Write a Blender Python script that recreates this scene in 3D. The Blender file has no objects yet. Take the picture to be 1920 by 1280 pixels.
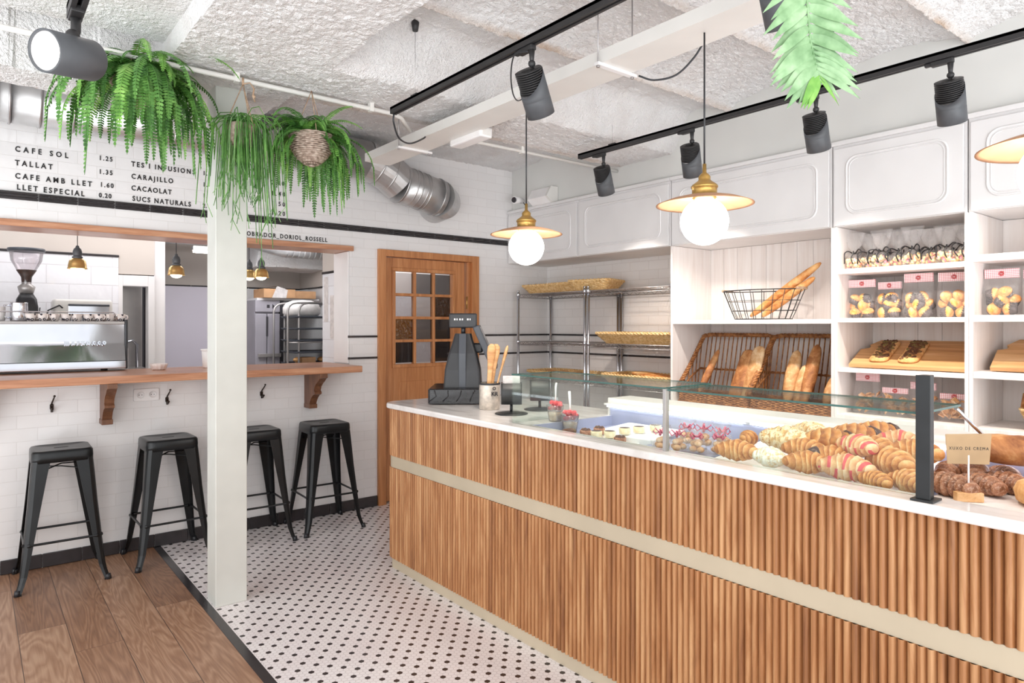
import bpy, bmesh, math, random
import numpy as np
from mathutils import Vector, Matrix, noise

PI = math.pi
S = bpy.context.scene
COL = S.collection
random.seed(7)

# ------------------------------------------------------------------ camera, sky, light, exposure
cd = bpy.data.cameras.new('camera'); cam = bpy.data.objects.new('camera', cd); COL.objects.link(cam)
cam.location = (0, 0, 1.47); cam.rotation_euler = (PI/2, 0, math.radians(-38.75))
cd.sensor_width = 36.0; cd.lens = 36.0*1260/1920; cd.shift_y = -30/1920; cd.clip_start = 0.05; cd.clip_end = 60
S.camera = cam
w = bpy.data.worlds.new('world'); S.world = w; w.use_nodes = True
w.node_tree.nodes['Background'].inputs[0].default_value = (0.955, 0.98, 1.0, 1)
w.node_tree.nodes['Background'].inputs[1].default_value = 1.0
S.view_settings.view_transform = 'Standard'; S.view_settings.look = 'None'
S.view_settings.gamma = 1.0; S.view_settings.use_curve_mapping = False
S.view_settings.exposure = 0.42
try:
    S.cycles.max_bounces = 8; S.cycles.diffuse_bounces = 5; S.cycles.glossy_bounces = 3
    S.cycles.transmission_bounces = 4; S.cycles.transparent_max_bounces = 16
    S.cycles.caustics_reflective = False; S.cycles.caustics_refractive = False
    S.cycles.sample_clamp_indirect = 6.0; S.cycles.use_denoising = True
except Exception:
    pass

def area_light(name, loc, target, sx, sy, power, color=(1, 1, 1)):
    l = bpy.data.lights.new(name, 'AREA'); l.shape = 'RECTANGLE'; l.size = sx; l.size_y = sy; l.energy = power; l.color = color
    o = bpy.data.objects.new(name, l); COL.objects.link(o); o.location = loc
    o.rotation_euler = (Vector(target)-Vector(loc)).to_track_quat('-Z', 'Y').to_euler()
    return o
# hazy daylight through the open shop front behind the camera; the other suns are added fills
def soft_sun(name, d, strength, angle, color):
    l = bpy.data.lights.new(name, 'SUN'); l.energy = strength; l.angle = math.radians(angle); l.color = color
    o = bpy.data.objects.new(name, l); COL.objects.link(o); o.rotation_euler = Vector(d).to_track_quat('-Z', 'Y').to_euler(); return o
soft_sun('hazy_daylight', (.40, .80, -.50), .72, 70, (1.0, .985, .965))
soft_sun('side_fill', (.84, .42, -.16), .60, 60, (1.0, .985, .97))  # added fill from the left for the right wall and far corner
soft_sun('upward_fill', (.36, .72, .56), 2.3, 60, (.95, .98, 1.0))  # added fill shining upward to lighten the ceiling
# fluorescent light of the bakery kitchen behind the bar
area_light('kitchen_ceiling_light', (1.0, 6.0, 2.36), (1.0, 6.0, 0), 2.0, 0.5, 9, (1.0, 0.97, 0.98))
soft_sun('side_upward_fill', (.74, .36, .52), 1.0, 60, (.96, .98, 1.0))  # second added upward fill, from the left, also for the ceiling
area_light('bakery_ceiling_light', (2.2, 6.9, 2.36), (2.0, 7.9, 0.8), 1.2, 0.5, 24, (0.97, 0.97, 1.0))
area_light('corridor_fill', (3.1, 5.45, 2.38), (3.1, 5.6, 0), 0.6, 0.3, 5, (1.0, 0.97, 0.94))  # added unseen lamp that brightens what shows through the door panes

# ------------------------------------------------------------------ helpers
def lin(c):
    return tuple((v/255/12.92 if v/255 <= .04045 else ((v/255+.055)/1.055)**2.4) for v in c)

class E:
    """a float socket with operators that build Math nodes"""
    def __init__(s, nt, k): s.nt, s.k = nt, k
    def op(s, o, b=None, c=None):
        n = s.nt.nodes.new('ShaderNodeMath'); n.operation = o
        for i, v in enumerate((s, b, c)):
            if v is None: continue
            if isinstance(v, E): s.nt.links.new(v.k, n.inputs[i])
            else: n.inputs[i].default_value = v
        return E(s.nt, n.outputs[0])
    def __add__(s, b): return s.op('ADD', b)
    def __sub__(s, b): return s.op('SUBTRACT', b)
    def __mul__(s, b): return s.op('MULTIPLY', b)
    def __truediv__(s, b): return s.op('DIVIDE', b)
    def abs(s): return s.op('ABSOLUTE')
    def floor(s): return s.op('FLOOR')
    def frac(s): return s.op('FRACT')
    def min(s, b): return s.op('MINIMUM', b)
    def max(s, b): return s.op('MAXIMUM', b)
    def gt(s, b): return s.op('GREATER_THAN', b)
    def lt(s, b): return s.op('LESS_THAN', b)

class Mat:
    def __init__(s, name, col=(200, 200, 200), rough=.5, metal=0.0, spec=.5):
        s.m = bpy.data.materials.new(name); s.m.use_nodes = True; s.nt = s.m.node_tree
        s.b = s.nt.nodes['Principled BSDF']
        s.b.inputs['Base Color'].default_value = lin(col)+(1,)
        s.b.inputs['Roughness'].default_value = rough; s.b.inputs['Metallic'].default_value = metal
        s.b.inputs['Specular IOR Level'].default_value = spec
    def n(s, t): return s.nt.nodes.new(t)
    def l(s, a, b): s.nt.links.new(a.k if isinstance(a, E) else a, b)
    def obj(s): return s.n('ShaderNodeTexCoord').outputs['Object']
    def uv(s): return s.n('ShaderNodeTexCoord').outputs['UV']
    def rnd(s): return s.n('ShaderNodeObjectInfo').outputs['Random']
    def xyz(s, v):
        n = s.n('ShaderNodeSeparateXYZ'); s.l(v, n.inputs[0]); return [E(s.nt, k) for k in n.outputs]
    def vec(s, x, y, z=0.0):
        n = s.n('ShaderNodeCombineXYZ')
        for i, v in enumerate((x, y, z)):
            if isinstance(v, E): s.l(v, n.inputs[i])
            else: n.inputs[i].default_value = v
        return n.outputs[0]
    def noise(s, v, scale, detail=3, rough=.55, dist=0.0):
        n = s.n('ShaderNodeTexNoise'); n.inputs['Scale'].default_value = scale; n.inputs['Detail'].default_value = detail
        n.inputs['Roughness'].default_value = rough; n.inputs['Distortion'].default_value = dist
        if v is not None: s.l(v, n.inputs['Vector'])
        return E(s.nt, n.outputs['Fac'])
    def white(s, v):
        n = s.n('ShaderNodeTexWhiteNoise'); n.noise_dimensions = '3D'; s.l(v, n.inputs['Vector']); return E(s.nt, n.outputs['Value'])
    def ramp(s, f, stops, interp='LINEAR'):
        n = s.n('ShaderNodeValToRGB'); r = n.color_ramp; r.interpolation = interp
        while len(r.elements) < len(stops): r.elements.new(.5)
        for e, (p, c) in zip(r.elements, stops): e.position = p; e.color = lin(c)+(1,)
        s.l(f, n.inputs[0]); return n.outputs[0]
    def mix(s, f, a, b, mode='MIX'):
        n = s.n('ShaderNodeMix'); n.data_type = 'RGBA'; n.blend_type = mode
        for i, v in ((0, f), (6, a), (7, b)):
            if isinstance(v, E) or hasattr(v, 'is_output'): s.l(v, n.inputs[i])
            elif isinstance(v, tuple): n.inputs[i].default_value = lin(v)+(1,)
            else: n.inputs[i].default_value = v
        return n.outputs[2]
    def color(s, k): s.l(k, s.b.inputs['Base Color'])
    def bump(s, h, strength=.3, dist=.01):
        n = s.n('ShaderNodeBump'); n.inputs['Strength'].default_value = strength; n.inputs['Distance'].default_value = dist
        s.l(h, n.inputs['Height']); s.l(n.outputs[0], s.b.inputs['Normal'])

def simple(name, col, rough=.5, metal=0.0, var=.06, scale=6.0, bump=0.0, bscale=60.0, spec=.5):
    """a plain surface with a little wear in its colour"""
    m = Mat(name, col, rough, metal, spec); o = m.obj(); f = m.noise(o, scale, 2)
    lo = tuple(max(0, c*(1-var)) for c in col); hi = tuple(min(255, c*(1+var*.6)) for c in col)
    m.color(m.ramp(f, [(.3, lo), (.7, hi)]))
    if bump: m.bump(m.noise(o, bscale, 3), bump, .004)
    return m.m

def tile_mat(name, axis, tw, th, c1, c2, mortar, rough=.1, bump=.25, ms=.012):
    m = Mat(name, c1, rough); x, y, z = m.xyz(m.obj()); u = (x, y)[axis]
    br = m.n('ShaderNodeTexBrick'); br.offset = .5
    m.l(m.vec(u, z), br.inputs['Vector']); br.inputs['Scale'].default_value = 1.0
    br.inputs['Color1'].default_value = lin(c1)+(1,); br.inputs['Color2'].default_value = lin(c2)+(1,); br.inputs['Mortar'].default_value = lin(mortar)+(1,)
    br.inputs['Mortar Size'].default_value = th*ms*2; br.inputs['Mortar Smooth'].default_value = .3
    br.inputs['Brick Width'].default_value = tw; br.inputs['Row Height'].default_value = th
    m.color(br.outputs['Color'])
    h = (E(m.nt, br.outputs['Fac'])*-1.0) + m.noise(m.vec(u, z, 0.3), 9.0, 2)*1.6
    m.bump(h, bump, .006); return m.m

def wood_mat(name, c1, c2, c3, axis=2, rough=.45, scale=1.0, uvmap=False, pitch=0.0, bump=.08):
    """grain runs along the given axis; pitch > 0 varies the tone strip by strip"""
    m = Mat(name, c2, rough); src = m.uv() if uvmap else m.obj(); a = m.xyz(src); r = E(m.nt, m.rnd())
    st = [8.0*scale]*3; st[axis] = .55*scale
    if pitch:
        cell = (a[0]/pitch).floor(); rw = m.white(m.vec(cell, 0.0, 3.0)); off = rw*37.0
    else:
        rw = None; off = r*23.0
    v = m.vec(a[0]*st[0]+off, a[1]*st[1]+off*.7, a[2]*st[2])
    g = m.noise(v, 1.7, 5, .62, 1.4); fine = m.noise(m.vec(a[0]*st[0]*9, a[1]*st[1]*(9 if axis != 1 else 3), a[2]*st[2]*(9 if axis != 2 else 3)), 1.6, 2)
    f = g*.8+fine*.2
    if rw is not None: f = f+(rw-.5)*.17
    m.color(m.ramp(f, [(.30, c1), (.5, c2), (.68, c3)]))
    m.bump(g+fine*.5, bump, .003); return m.m

def glass_mat(name, tint=(255, 255, 255), gloss=.10, rough=.02, wrinkle=0.0):
    """thin glass or film: mostly clear, more mirror-like at a slant"""
    m = bpy.data.materials.new(name); m.use_nodes = True; nt = m.node_tree; nt.nodes.clear()
    out = nt.nodes.new('ShaderNodeOutputMaterial'); mx = nt.nodes.new('ShaderNodeMixShader')
    t = nt.nodes.new('ShaderNodeBsdfTransparent'); t.inputs[0].default_value = lin(tint)+(1,)
    g = nt.nodes.new('ShaderNodeBsdfGlossy'); g.inputs['Roughness'].default_value = rough
    lw = nt.nodes.new('ShaderNodeLayerWeight'); lw.inputs[0].default_value = .16
    ma = nt.nodes.new('ShaderNodeMath'); ma.operation = 'MULTIPLY_ADD'; ma.inputs[1].default_value = .5 if not wrinkle else .16; ma.inputs[2].default_value = gloss*.35
    nt.links.new(lw.outputs['Fresnel'], ma.inputs[0]); nt.links.new(ma.outputs[0], mx.inputs[0])
    nt.links.new(t.outputs[0], mx.inputs[1]); nt.links.new(g.outputs[0], mx.inputs[2]); nt.links.new(mx.outputs[0], out.inputs[0])
    if wrinkle:
        tc = nt.nodes.new('ShaderNodeTexCoord'); nz = nt.nodes.new('ShaderNodeTexNoise'); nz.inputs['Scale'].default_value = 28; nz.inputs['Detail'].default_value = 3; nz.inputs['Distortion'].default_value = 1.5
        bp = nt.nodes.new('ShaderNodeBump'); bp.inputs['Strength'].default_value = wrinkle; bp.inputs['Distance'].default_value = .02
        nt.links.new(tc.outputs['Object'], nz.inputs['Vector']); nt.links.new(nz.outputs['Fac'], bp.inputs['Height'])
        nt.links.new(bp.outputs[0], g.inputs['Normal']); nt.links.new(bp.outputs[0], lw.inputs['Normal'])
    return m

def film_mat(name):
    m = glass_mat(name, (255, 254, 254), .10, .15, .8); nt = m.node_tree; out = [n for n in nt.nodes if n.type == 'OUTPUT_MATERIAL'][0]; old = out.inputs[0].links[0].from_socket
    d = nt.nodes.new('ShaderNodeBsdfDiffuse'); d.inputs[0].default_value = (1, 1, 1, 1); mx = nt.nodes.new('ShaderNodeMixShader'); mx.inputs[0].default_value = .07
    nt.links.new(old, mx.inputs[1]); nt.links.new(d.outputs[0], mx.inputs[2]); nt.links.new(mx.outputs[0], out.inputs[0]); return m

def emit_mat(name, col, strength):
    m = bpy.data.materials.new(name); m.use_nodes = True; nt = m.node_tree; nt.nodes.clear()
    out = nt.nodes.new('ShaderNodeOutputMaterial'); e = nt.nodes.new('ShaderNodeEmission')
    e.inputs[0].default_value = lin(col)+(1,); e.inputs[1].default_value = strength; nt.links.new(e.outputs[0], out.inputs[0]); return m

class B:
    """collects shapes into one mesh; every shape takes a material slot i"""
    def __init__(s): s.bm = bmesh.new(); s.uvl = None
    def faces(s, vs, fs, i=0, smooth=False, M=None):
        vv = [s.bm.verts.new((M @ Vector(v)) if M is not None else v) for v in vs]
        out = []
        for f in fs:
            try: q = s.bm.faces.new([vv[k] for k in f])
            except ValueError: continue
            q.material_index = i; q.smooth = smooth; out.append(q)
        return out
    def box(s, x0, x1, y0, y1, z0, z1, i=0, M=None, bev=0.0):
        if bev:
            t = bmesh.new(); bmesh.ops.create_cube(t, size=1)
            for v in t.verts: v.co = Vector(((x0+x1)/2+v.co.x*(x1-x0), (y0+y1)/2+v.co.y*(y1-y0), (z0+z1)/2+v.co.z*(z1-z0)))
            bmesh.ops.bevel(t, geom=list(t.edges), offset=bev, segments=2, affect='EDGES', profile=.5)
            vs = [v.co.copy() for v in t.verts]; t.verts.index_update(); fs = [[v.index for v in f.verts] for f in t.faces]; t.free()
            return s.faces(vs, fs, i, False, M)
        vs = [(x, y, z) for z in (z0, z1) for y in (y0, y1) for x in (x0, x1)]
        return s.faces(vs, [(0, 2, 3, 1), (4, 5, 7, 6), (0, 1, 5, 4), (2, 6, 7, 3), (0, 4, 6, 2), (1, 3, 7, 5)], i, False, M)
    def rings(s, rs, i=0, smooth=True, caps=True, closed=True, M=None, loop=False):
        """skin a list of equally long point rings"""
        n = len(rs[0]); vs = [p for r in rs for p in r]; fs = []
        m = len(rs)
        for a in range(m if loop else m-1):
            b = (a+1) % m
            for k in range(n if closed else n-1):
                k2 = (k+1) % n; fs.append((a*n+k, a*n+k2, b*n+k2, b*n+k))
        out = s.faces(vs, fs, i, smooth, M) if not (caps and not loop) else None
        if out is None:
            out = s.faces(vs, fs+[tuple(range(n))[::-1], tuple(range((m-1)*n, m*n))], i, smooth, M)
            for f in out[-2:]: f.smooth = False
        return out
    def tube(s, pts, r, n=8, i=0, caps=True, loop=False, M=None, smooth=True, flat=1.0):
        pts = [Vector(p) for p in pts]; m = len(pts); rs = []
        up = None
        for k in range(m):
            if loop: t = pts[(k+1) % m]-pts[k-1]
            else: t = pts[min(k+1, m-1)]-pts[max(k-1, 0)]
            if t.length < 1e-9: t = Vector((0, 0, 1))
            t.normalize()
            if up is None:
                up = Vector((0, 0, 1)) if abs(t.z) < .9 else Vector((1, 0, 0))
            a = t.cross(up)
            if a.length < 1e-6: a = t.cross(Vector((0, 1, 0)))
            a.normalize(); bb = a.cross(t).normalized(); up = bb
            rr = r[k] if hasattr(r, '__len__') else r
            rs.append([pts[k]+a*math.cos(2*PI*q/n)*rr+bb*math.sin(2*PI*q/n)*rr*flat for q in range(n)])
        return s.rings(rs, i, smooth, caps, True, M, loop)
    def lathe(s, prof, n=24, i=0, M=None, caps=True, smooth=True):
        rs = [[(r*math.cos(2*PI*k/n), r*math.sin(2*PI*k/n), z) for k in range(n)] for r, z in prof]
        return s.rings(rs, i, smooth, caps, True, M)
    def ball(s, c, rx, ry=None, rz=None, n=16, m=10, i=0, M=None):
        ry = ry or rx; rz = rz or rx; e = 1e-3
        rs = [[(c[0]+rx*math.sin(max(e, min(PI-e, PI*a/m)))*math.cos(2*PI*k/n), c[1]+ry*math.sin(max(e, min(PI-e, PI*a/m)))*math.sin(2*PI*k/n), c[2]-rz*math.cos(PI*a/m)) for k in range(n)] for a in range(m+1)]
        return s.rings(rs, i, True, True, True, M)
    def prism(s, poly, axis, a0, a1, i=0, M=None):
        """extrude a 2-D outline along axis 0/1/2"""
        def P(p, a): return {0: (a, p[0], p[1]), 1: (p[0], a, p[1]), 2: (p[0], p[1], a)}[axis]
        n = len(poly); vs = [P(p, a0) for p in poly]+[P(p, a1) for p in poly]
        fs = [tuple(range(n))[::-1], tuple(range(n, 2*n))]+[(k, (k+1) % n, n+(k+1) % n, n+k) for k in range(n)]
        return s.faces(vs, fs, i, False, M)
    def done(s, name, mats, parent=None, loc=None, rot=None, auto=None):
        bmesh.ops.recalc_face_normals(s.bm, faces=s.bm.faces)
        me = bpy.data.meshes.new(name); s.bm.to_mesh(me); s.bm.free()
        for m in (mats if isinstance(mats, (list, tuple)) else [mats]): me.materials.append(m)
        o = bpy.data.objects.new(name, me); COL.objects.link(o)
        if parent is not None: o.parent = parent
        if loc is not None: o.location = loc
        if rot is not None: o.rotation_euler = rot
        return o

def rrect(hx, hy, r, z, n=5):
    r = min(r, hx*.999, hy*.999); out = []
    for cx, cy, a0 in ((hx-r, hy-r, 0), (-hx+r, hy-r, PI/2), (-hx+r, -hy+r, PI), (hx-r, -hy+r, 1.5*PI)):
        for k in range(n+1):
            a = a0+PI/2*k/n; out.append((cx+r*math.cos(a), cy+r*math.sin(a), z))
    return out

def curve(pts, n=6):
    """smooth run of points through pts"""
    P = [Vector(p) for p in pts]; P = [P[0]*2-P[1]]+P+[P[-1]*2-P[-2]]; out = []
    for k in range(1, len(P)-2):
        a, b_, c, d = P[k-1:k+3]
        for q in range(n):
            t = q/n; out.append(.5*((2*b_)+(c-a)*t+(2*a-5*b_+4*c-d)*t*t+(3*b_-a-3*c+d)*t*t*t))
    return out+[P[-2]]

def TR(loc=(0, 0, 0), rot=(0, 0, 0), sc=(1, 1, 1)):
    from mathutils import Euler
    return Matrix.LocRotScale(Vector(loc), Euler(rot), Vector(sc))

def tag(o, label=None, cat=None, group=None, kind=None):
    if label: o['label'] = label
    if cat: o['category'] = cat
    if group: o['group'] = group
    if kind: o['kind'] = kind
    return o

def thing(name, label, cat, loc=(0, 0, 0), rotz=0.0, group=None):
    o = bpy.data.objects.new(name, None); COL.objects.link(o); o.empty_display_size = .1
    o.location = loc; o.rotation_euler = (0, 0, rotz)
    return tag(o, label, cat, group)

def struct(b, name, mats, parent=None):
    o = b.done(name, mats, parent)
    if parent is None: o['kind'] = 'structure'
    return o

def dup(o, label, loc, rotz=None, group=None, rot=None, scale=None):
    """a copy of a thing with copies of its parts and sub-parts"""
    r = o.copy(); COL.objects.link(r); r.location = loc
    if rotz is not None: r.rotation_euler = (0, 0, rotz)
    if rot is not None: r.rotation_euler = rot
    if scale is not None: r.scale = (scale,)*3 if not hasattr(scale, '__len__') else scale
    r['label'] = label
    if group: r['group'] = group
    for ch in list(o.children):
        c = ch.copy(); COL.objects.link(c); c.parent = r
        for g in list(ch.children):
            d = g.copy(); COL.objects.link(d); d.parent = c
    return r

def text_mesh(body, height, width=None, bold=0.0, depth=.002):
    """flat raised letters, lower left corner at the origin, in the local XY plane"""
    cu = bpy.data.curves.new('lettering', 'FONT'); cu.body = body; cu.size = height/0.69; cu.extrude = depth; cu.offset = bold; cu.resolution_u = 3
    o = bpy.data.objects.new('lettering', cu); COL.objects.link(o)
    def measure():
        dg = bpy.context.evaluated_depsgraph_get(); dg.update(); e = o.evaluated_get(dg); bb = [Vector(c) for c in e.bound_box]
        return max(v.x for v in bb)-min(v.x for v in bb)
    if width:
        width /= .82; cu.space_character = 1.0; w1 = measure(); cu.space_character = 1.5; w2 = measure()
        if w2-w1 > 1e-6: cu.space_character = max(.7, 1.0+.5*(width-w1)/(w2-w1))
    dg = bpy.context.evaluated_depsgraph_get(); dg.update()
    me = bpy.data.meshes.new_from_object(o.evaluated_get(dg)); bpy.data.objects.remove(o); bpy.data.curves.remove(cu)
    if width:
        for v in me.vertices: v.co.x *= .82
    return me

def text_part(name, body, height, loc, rot, material, parent=None, width=None, bold=.0, depth=.002):
    me = text_mesh(body, height, width, bold, depth); me.materials.clear(); me.materials.append(material)
    o = bpy.data.objects.new(name, me); COL.objects.link(o); o.location = loc; o.rotation_euler = rot
    if parent is not None: o.parent = parent
    return o
# ------------------------------------------------------------------ materials
def ceiling_material():
    m = Mat('roughcast_plaster', (232, 228, 225), .95, 0, .2); o = m.obj()
    a = m.noise(o, 62, 3, .7); b_ = m.noise(o, 5, 3)
    c = m.ramp(b_, [(.35, (229, 226, 225)), (.6, (238, 237, 237))])
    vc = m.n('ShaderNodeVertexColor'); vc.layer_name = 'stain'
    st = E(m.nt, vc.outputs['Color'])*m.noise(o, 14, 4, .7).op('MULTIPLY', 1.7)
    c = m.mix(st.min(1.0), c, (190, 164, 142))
    m.color(c); m.bump(a, 1.0, .020); return m.m
def plank_material():
    m = Mat('oak_floor', (150, 112, 86), .38); x, y, z = m.xyz(m.obj()); pw = .192
    u = (x-.935)/pw; cell = u.floor(); fr = u.frac(); r1 = m.white(m.vec(cell, 0.0, 1.0))
    yy = y/1.55+r1; row = yy.floor(); r2 = m.white(m.vec(cell, row, 5.0))
    off = r2*31.0
    v = m.vec(x*4.2+off, y*.42+off*.6, 0.0)
    rings = (m.noise(v, 1.4, 3, .5, .5)*20.0).frac(); lines = (rings-.5).abs()*2.0
    fine = m.noise(m.vec(x*90+off, y*3.0, 0.0), 1.5, 3)
    f = lines*.30+fine*.55+(r2-.5)*.38+.08
    c = m.ramp(f, [(.15, (122, 88, 67)), (.5, (153, 115, 89)), (.85, (184, 149, 122))])
    edge = fr.min(fr*-1.0+1.0)
    ye = yy.frac(); gap = (edge.lt(.008)).max(ye.lt(.0015))
    m.color(m.mix(gap, c, (74, 54, 44))); m.bump(lines*.15+fine*.2-gap, .15, .004); return m.m
def hex_material():
    m = Mat('hexagon_mosaic', (238, 230, 230), .25); x, y, z = m.xyz(m.obj()); p = .0239
    def cellfrac(v, per, off):
        q = (v-off)/per; return (q-(q+.5).floor())*per
    def hd(px, py, ox, oy):
        def one(sx, sy):
            ax = cellfrac(x, px, ox+sx).abs(); ay = cellfrac(y, py, oy+sy).abs()
            return ay.max(ay*.5+ax*.866025)
        return one(0.0, 0.0).min(one(px/2, py/2))
    base = hd(1.7320508*p, p, 1.99, 2.23); dots = hd(3.4641016*p, 4*p, 1.99, 2.23)
    tile = base.lt(p/2-.0007); black = dots.lt(p/2+.0004)
    n = m.noise(m.obj(), 3.0, 2); wn = m.ramp(n, [(.3, (236, 228, 229)), (.7, (244, 240, 240))])
    c = m.mix(black, wn, (52, 44, 44)); c = m.mix(tile, (190, 178, 178), c)
    m.color(c); m.bump(tile, .12, .002); return m.m
def croissant_material(name, c1, c2, c3, flakes=None, ribbon=None):
    m = Mat(name, c2, .42); u, v, _ = m.xyz(m.uv()); o = m.obj()
    band = (u*7.0+m.noise(o, 22, 2)*.8).frac()
    f = m.noise(o, 26, 4, .65)*.9+(band-.5)*.34
    c = m.ramp(f, [(.28, c1), (.47, c2), (.68, c3)])
    if flakes: c = m.mix((m.noise(o, 170 if name == 'sugared_roll' else 75, 3, .7)-(.50 if name == 'sugared_roll' else .44))*(4.0 if name == 'sugared_roll' else 9.0), c, flakes)
    if ribbon: c = m.mix(((u*3.0+v*.5).frac()-.5).abs().lt(.10), c, ribbon)
    m.color(c); m.bump(band*.7+m.noise(o, 90, 2)*.5, .45, .005); return m.m
def crust_material(name, c1, c2, c3, scale=18):
    m = Mat(name, c2, .62); o = m.obj(); f = m.noise(o, scale, 4, .65, .4)
    m.color(m.ramp(f, [(.32, c1), (.5, c2), (.68, c3)])); m.bump(m.noise(o, scale*4, 3), .4, .005); return m.m
def candy_material():
    m = Mat('pale_candies', (240, 206, 160), .45); f = m.noise(m.obj(), 34, 1)
    m.color(m.ramp(f, [(.0, (222, 122, 138)), (.38, (240, 190, 120)), (.45, (244, 226, 170)), (.52, (206, 222, 160)), (.57, (238, 168, 178)), (.63, (214, 140, 92))], 'CONSTANT')); return m.m
def gingham_material():
    m = Mat('gingham_card', (255, 255, 255), .6); x, y, z = m.xyz(m.obj()); p = .0085
    a = ((x/p).frac()).lt(.5); b_ = ((z/p).frac()).lt(.5)
    m.color(m.ramp((a+b_)*.5, [(.0, (252, 249, 249)), (.4, (246, 212, 216)), (.9, (222, 120, 132))], 'CONSTANT')); return m.m
def brushed(name, col, rough, axis):
    m = Mat(name, col, rough, 1.0); a = m.xyz(m.obj()); k = [220.0, 220.0, 220.0]; k[axis] = 2.0
    f = m.noise(m.vec(a[0]*k[0], a[1]*k[1], a[2]*k[2]), 1.0, 2)
    m.color(m.ramp(f, [(.3, tuple(c*.86 for c in col)), (.7, col)])); m.bump(f, .04, .001); return m.m
def wicker_material(name, c1, c2, c3):
    m = Mat(name, c2, .6); o = m.obj(); f = m.noise(o, 45, 3, .6)
    m.color(m.ramp(f, [(.3, c1), (.5, c2), (.7, c3)])); m.bump(f, .3, .003); return m.m
def marble_material():
    m = Mat('white_marble', (232, 228, 226), .12); o = m.obj(); x, y, z = m.xyz(o)
    f = m.noise(m.vec(x*5.0, y*1.2, z), 2.0, 5, .6, 1.2)
    m.color(m.ramp(f, [(.35, (216, 211, 207)), (.5, (236, 232, 230)), (.65, (241, 238, 236))])); return m.m
def leaf_material(name, c1, c2, c3):
    m = Mat(name, c2, .45); f = m.noise(m.obj(), 9, 3); g = m.noise(m.obj(), 55, 2)
    m.color(m.ramp(f*.7+g*.3, [(.35, c1), (.5, c2), (.66, c3)]))
    m.b.inputs['Subsurface Weight'].default_value = 0.0
    return m.m

M = {}
M['ceiling'] = ceiling_material(); M['oak'] = plank_material(); M['hex'] = hex_material(); M['marble'] = marble_material()
M['tile_back'] = tile_mat('white_tile_back', 0, .205, .0775, (231, 229, 229), (235, 233, 233), (224, 221, 220), .1, .4)
M['tile_right'] = tile_mat('white_tile_right', 1, .205, .0775, (230, 227, 226), (235, 232, 231), (218, 213, 210), .12, .4)
M['tile_kitchen'] = tile_mat('white_tile_kitchen', 0, .30, .15, (236, 236, 240), (240, 240, 244), (222, 220, 224), .08, .5)
M['wall_grey'] = simple('light_grey_paint', (214, 214, 211), .7, 0, .03, 2)
M['wall_beige'] = simple('warm_grey_paint', (205, 196, 188), .75, 0, .03, 2)
M['white_paint'] = simple('white_paint', (238, 236, 236), .45, 0, .02, 3)
M['cab_white'] = simple('white_lacquer', (224, 222, 222), .4, 0, .02, 3)
M['shelf_white'] = wood_mat('whitewashed_pine', (220, 211, 206), (231, 225, 222), (237, 233, 231), 2, .5, .8)
M['column'] = simple('column_paint', (206, 207, 201), .55, 0, .025, 5)
M['tray_white'] = simple('white_metal', (228, 226, 222), .4, 0, .02, 4)
M['black_tile'] = simple('black_glazed_tile', (52, 48, 50), .18, 0, .12, 8, .1, 20)
M['grout'] = simple('grey_grout', (190, 184, 182), .9)
M['black_metal'] = simple('black_powder_coat', (38, 40, 42), .42, 0, .15, 12, .05, 200)
M['lamp_black'] = simple('lamp_charcoal', (80, 82, 86), .5, 0, .08, 12)
M['track_black'] = simple('track_black', (44, 43, 44), .5, 0, .06, 12)
M['stool_black'] = simple('stool_gunmetal', (30, 32, 34), .32, .3, .12, 9)
M['letter_black'] = simple('letter_black', (30, 28, 30), .5)
M['slat'] = wood_mat('cherry_slats', (130, 82, 48), (172, 118, 74), (204, 156, 110), 1, .5, 1.3, True, .0246)
M['slat_back'] = simple('slat_groove', (122, 74, 44), .6)
M['gold_band'] = simple('champagne_band', (206, 192, 168), .55, .25, .03, 4)
M['counter_wood'] = wood_mat('bar_top_wood', (146, 94, 66), (184, 130, 98), (206, 158, 126), 0, .3, 1.2)
M['corbel_wood'] = wood_mat('corbel_wood', (88, 56, 38), (112, 74, 52), (134, 92, 66), 2, .45, 1.5)
M['door_wood'] = wood_mat('door_wood', (158, 100, 58), (188, 126, 78), (208, 150, 102), 2, .4, 1.0)
M['board_wood'] = wood_mat('board_wood', (176, 124, 78), (212, 164, 112), (230, 190, 144), 1, .5, 1.2)
M['steel'] = simple('brushed_steel', (182, 178, 176), .36, .6, .05, 5)
M['steel_h'] = simple('polished_steel', (222, 224, 232), .10, .92, .02)
M['duct'] = simple('galvanised_steel', (200, 199, 199), .34, .82, .06, 9)
M['chrome'] = simple('chrome', (206, 208, 214), .16, 1.0, .03)
M['wire_grey'] = simple('zinc_wire', (176, 172, 172), .35, .8, .05)
M['brass'] = simple('aged_brass', (196, 158, 92), .34, .9, .14, 14)
M['brass_disc'] = simple('brass_disc', (196, 150, 116), .6, .4, .08, 10)
M['brass_bell'] = simple('brass_bell', (222, 184, 120), .3, .75, .08, 20)
M['globe'] = emit_mat('globe_glow', (255, 246, 234), 15.0)
M['spot_glow'] = emit_mat('spot_glow', (255, 244, 236), 8.0)
M['led'] = emit_mat('led_glow', (246, 244, 255), 7.0)
M['bulb'] = emit_mat('bulb_glow', (255, 240, 214), 9.0)
M['glass'] = glass_mat('clear_glass', (250, 254, 252), .06)
M['glass_edge'] = simple('glass_edge', (62, 100, 94), .15)
M['film'] = film_mat('cellophane')
M['pane_clear'] = glass_mat('pane_grey', (222, 220, 220), .1, .05)
M['pane_dark'] = glass_mat('pane_dark', (132, 128, 128), .1, .05)
M['pane_mid'] = glass_mat('pane_mid', (176, 174, 174), .1, .05)
M['pane_rib'] = glass_mat('pane_ribbed', (226, 226, 230), .3, .25, .6)
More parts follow.
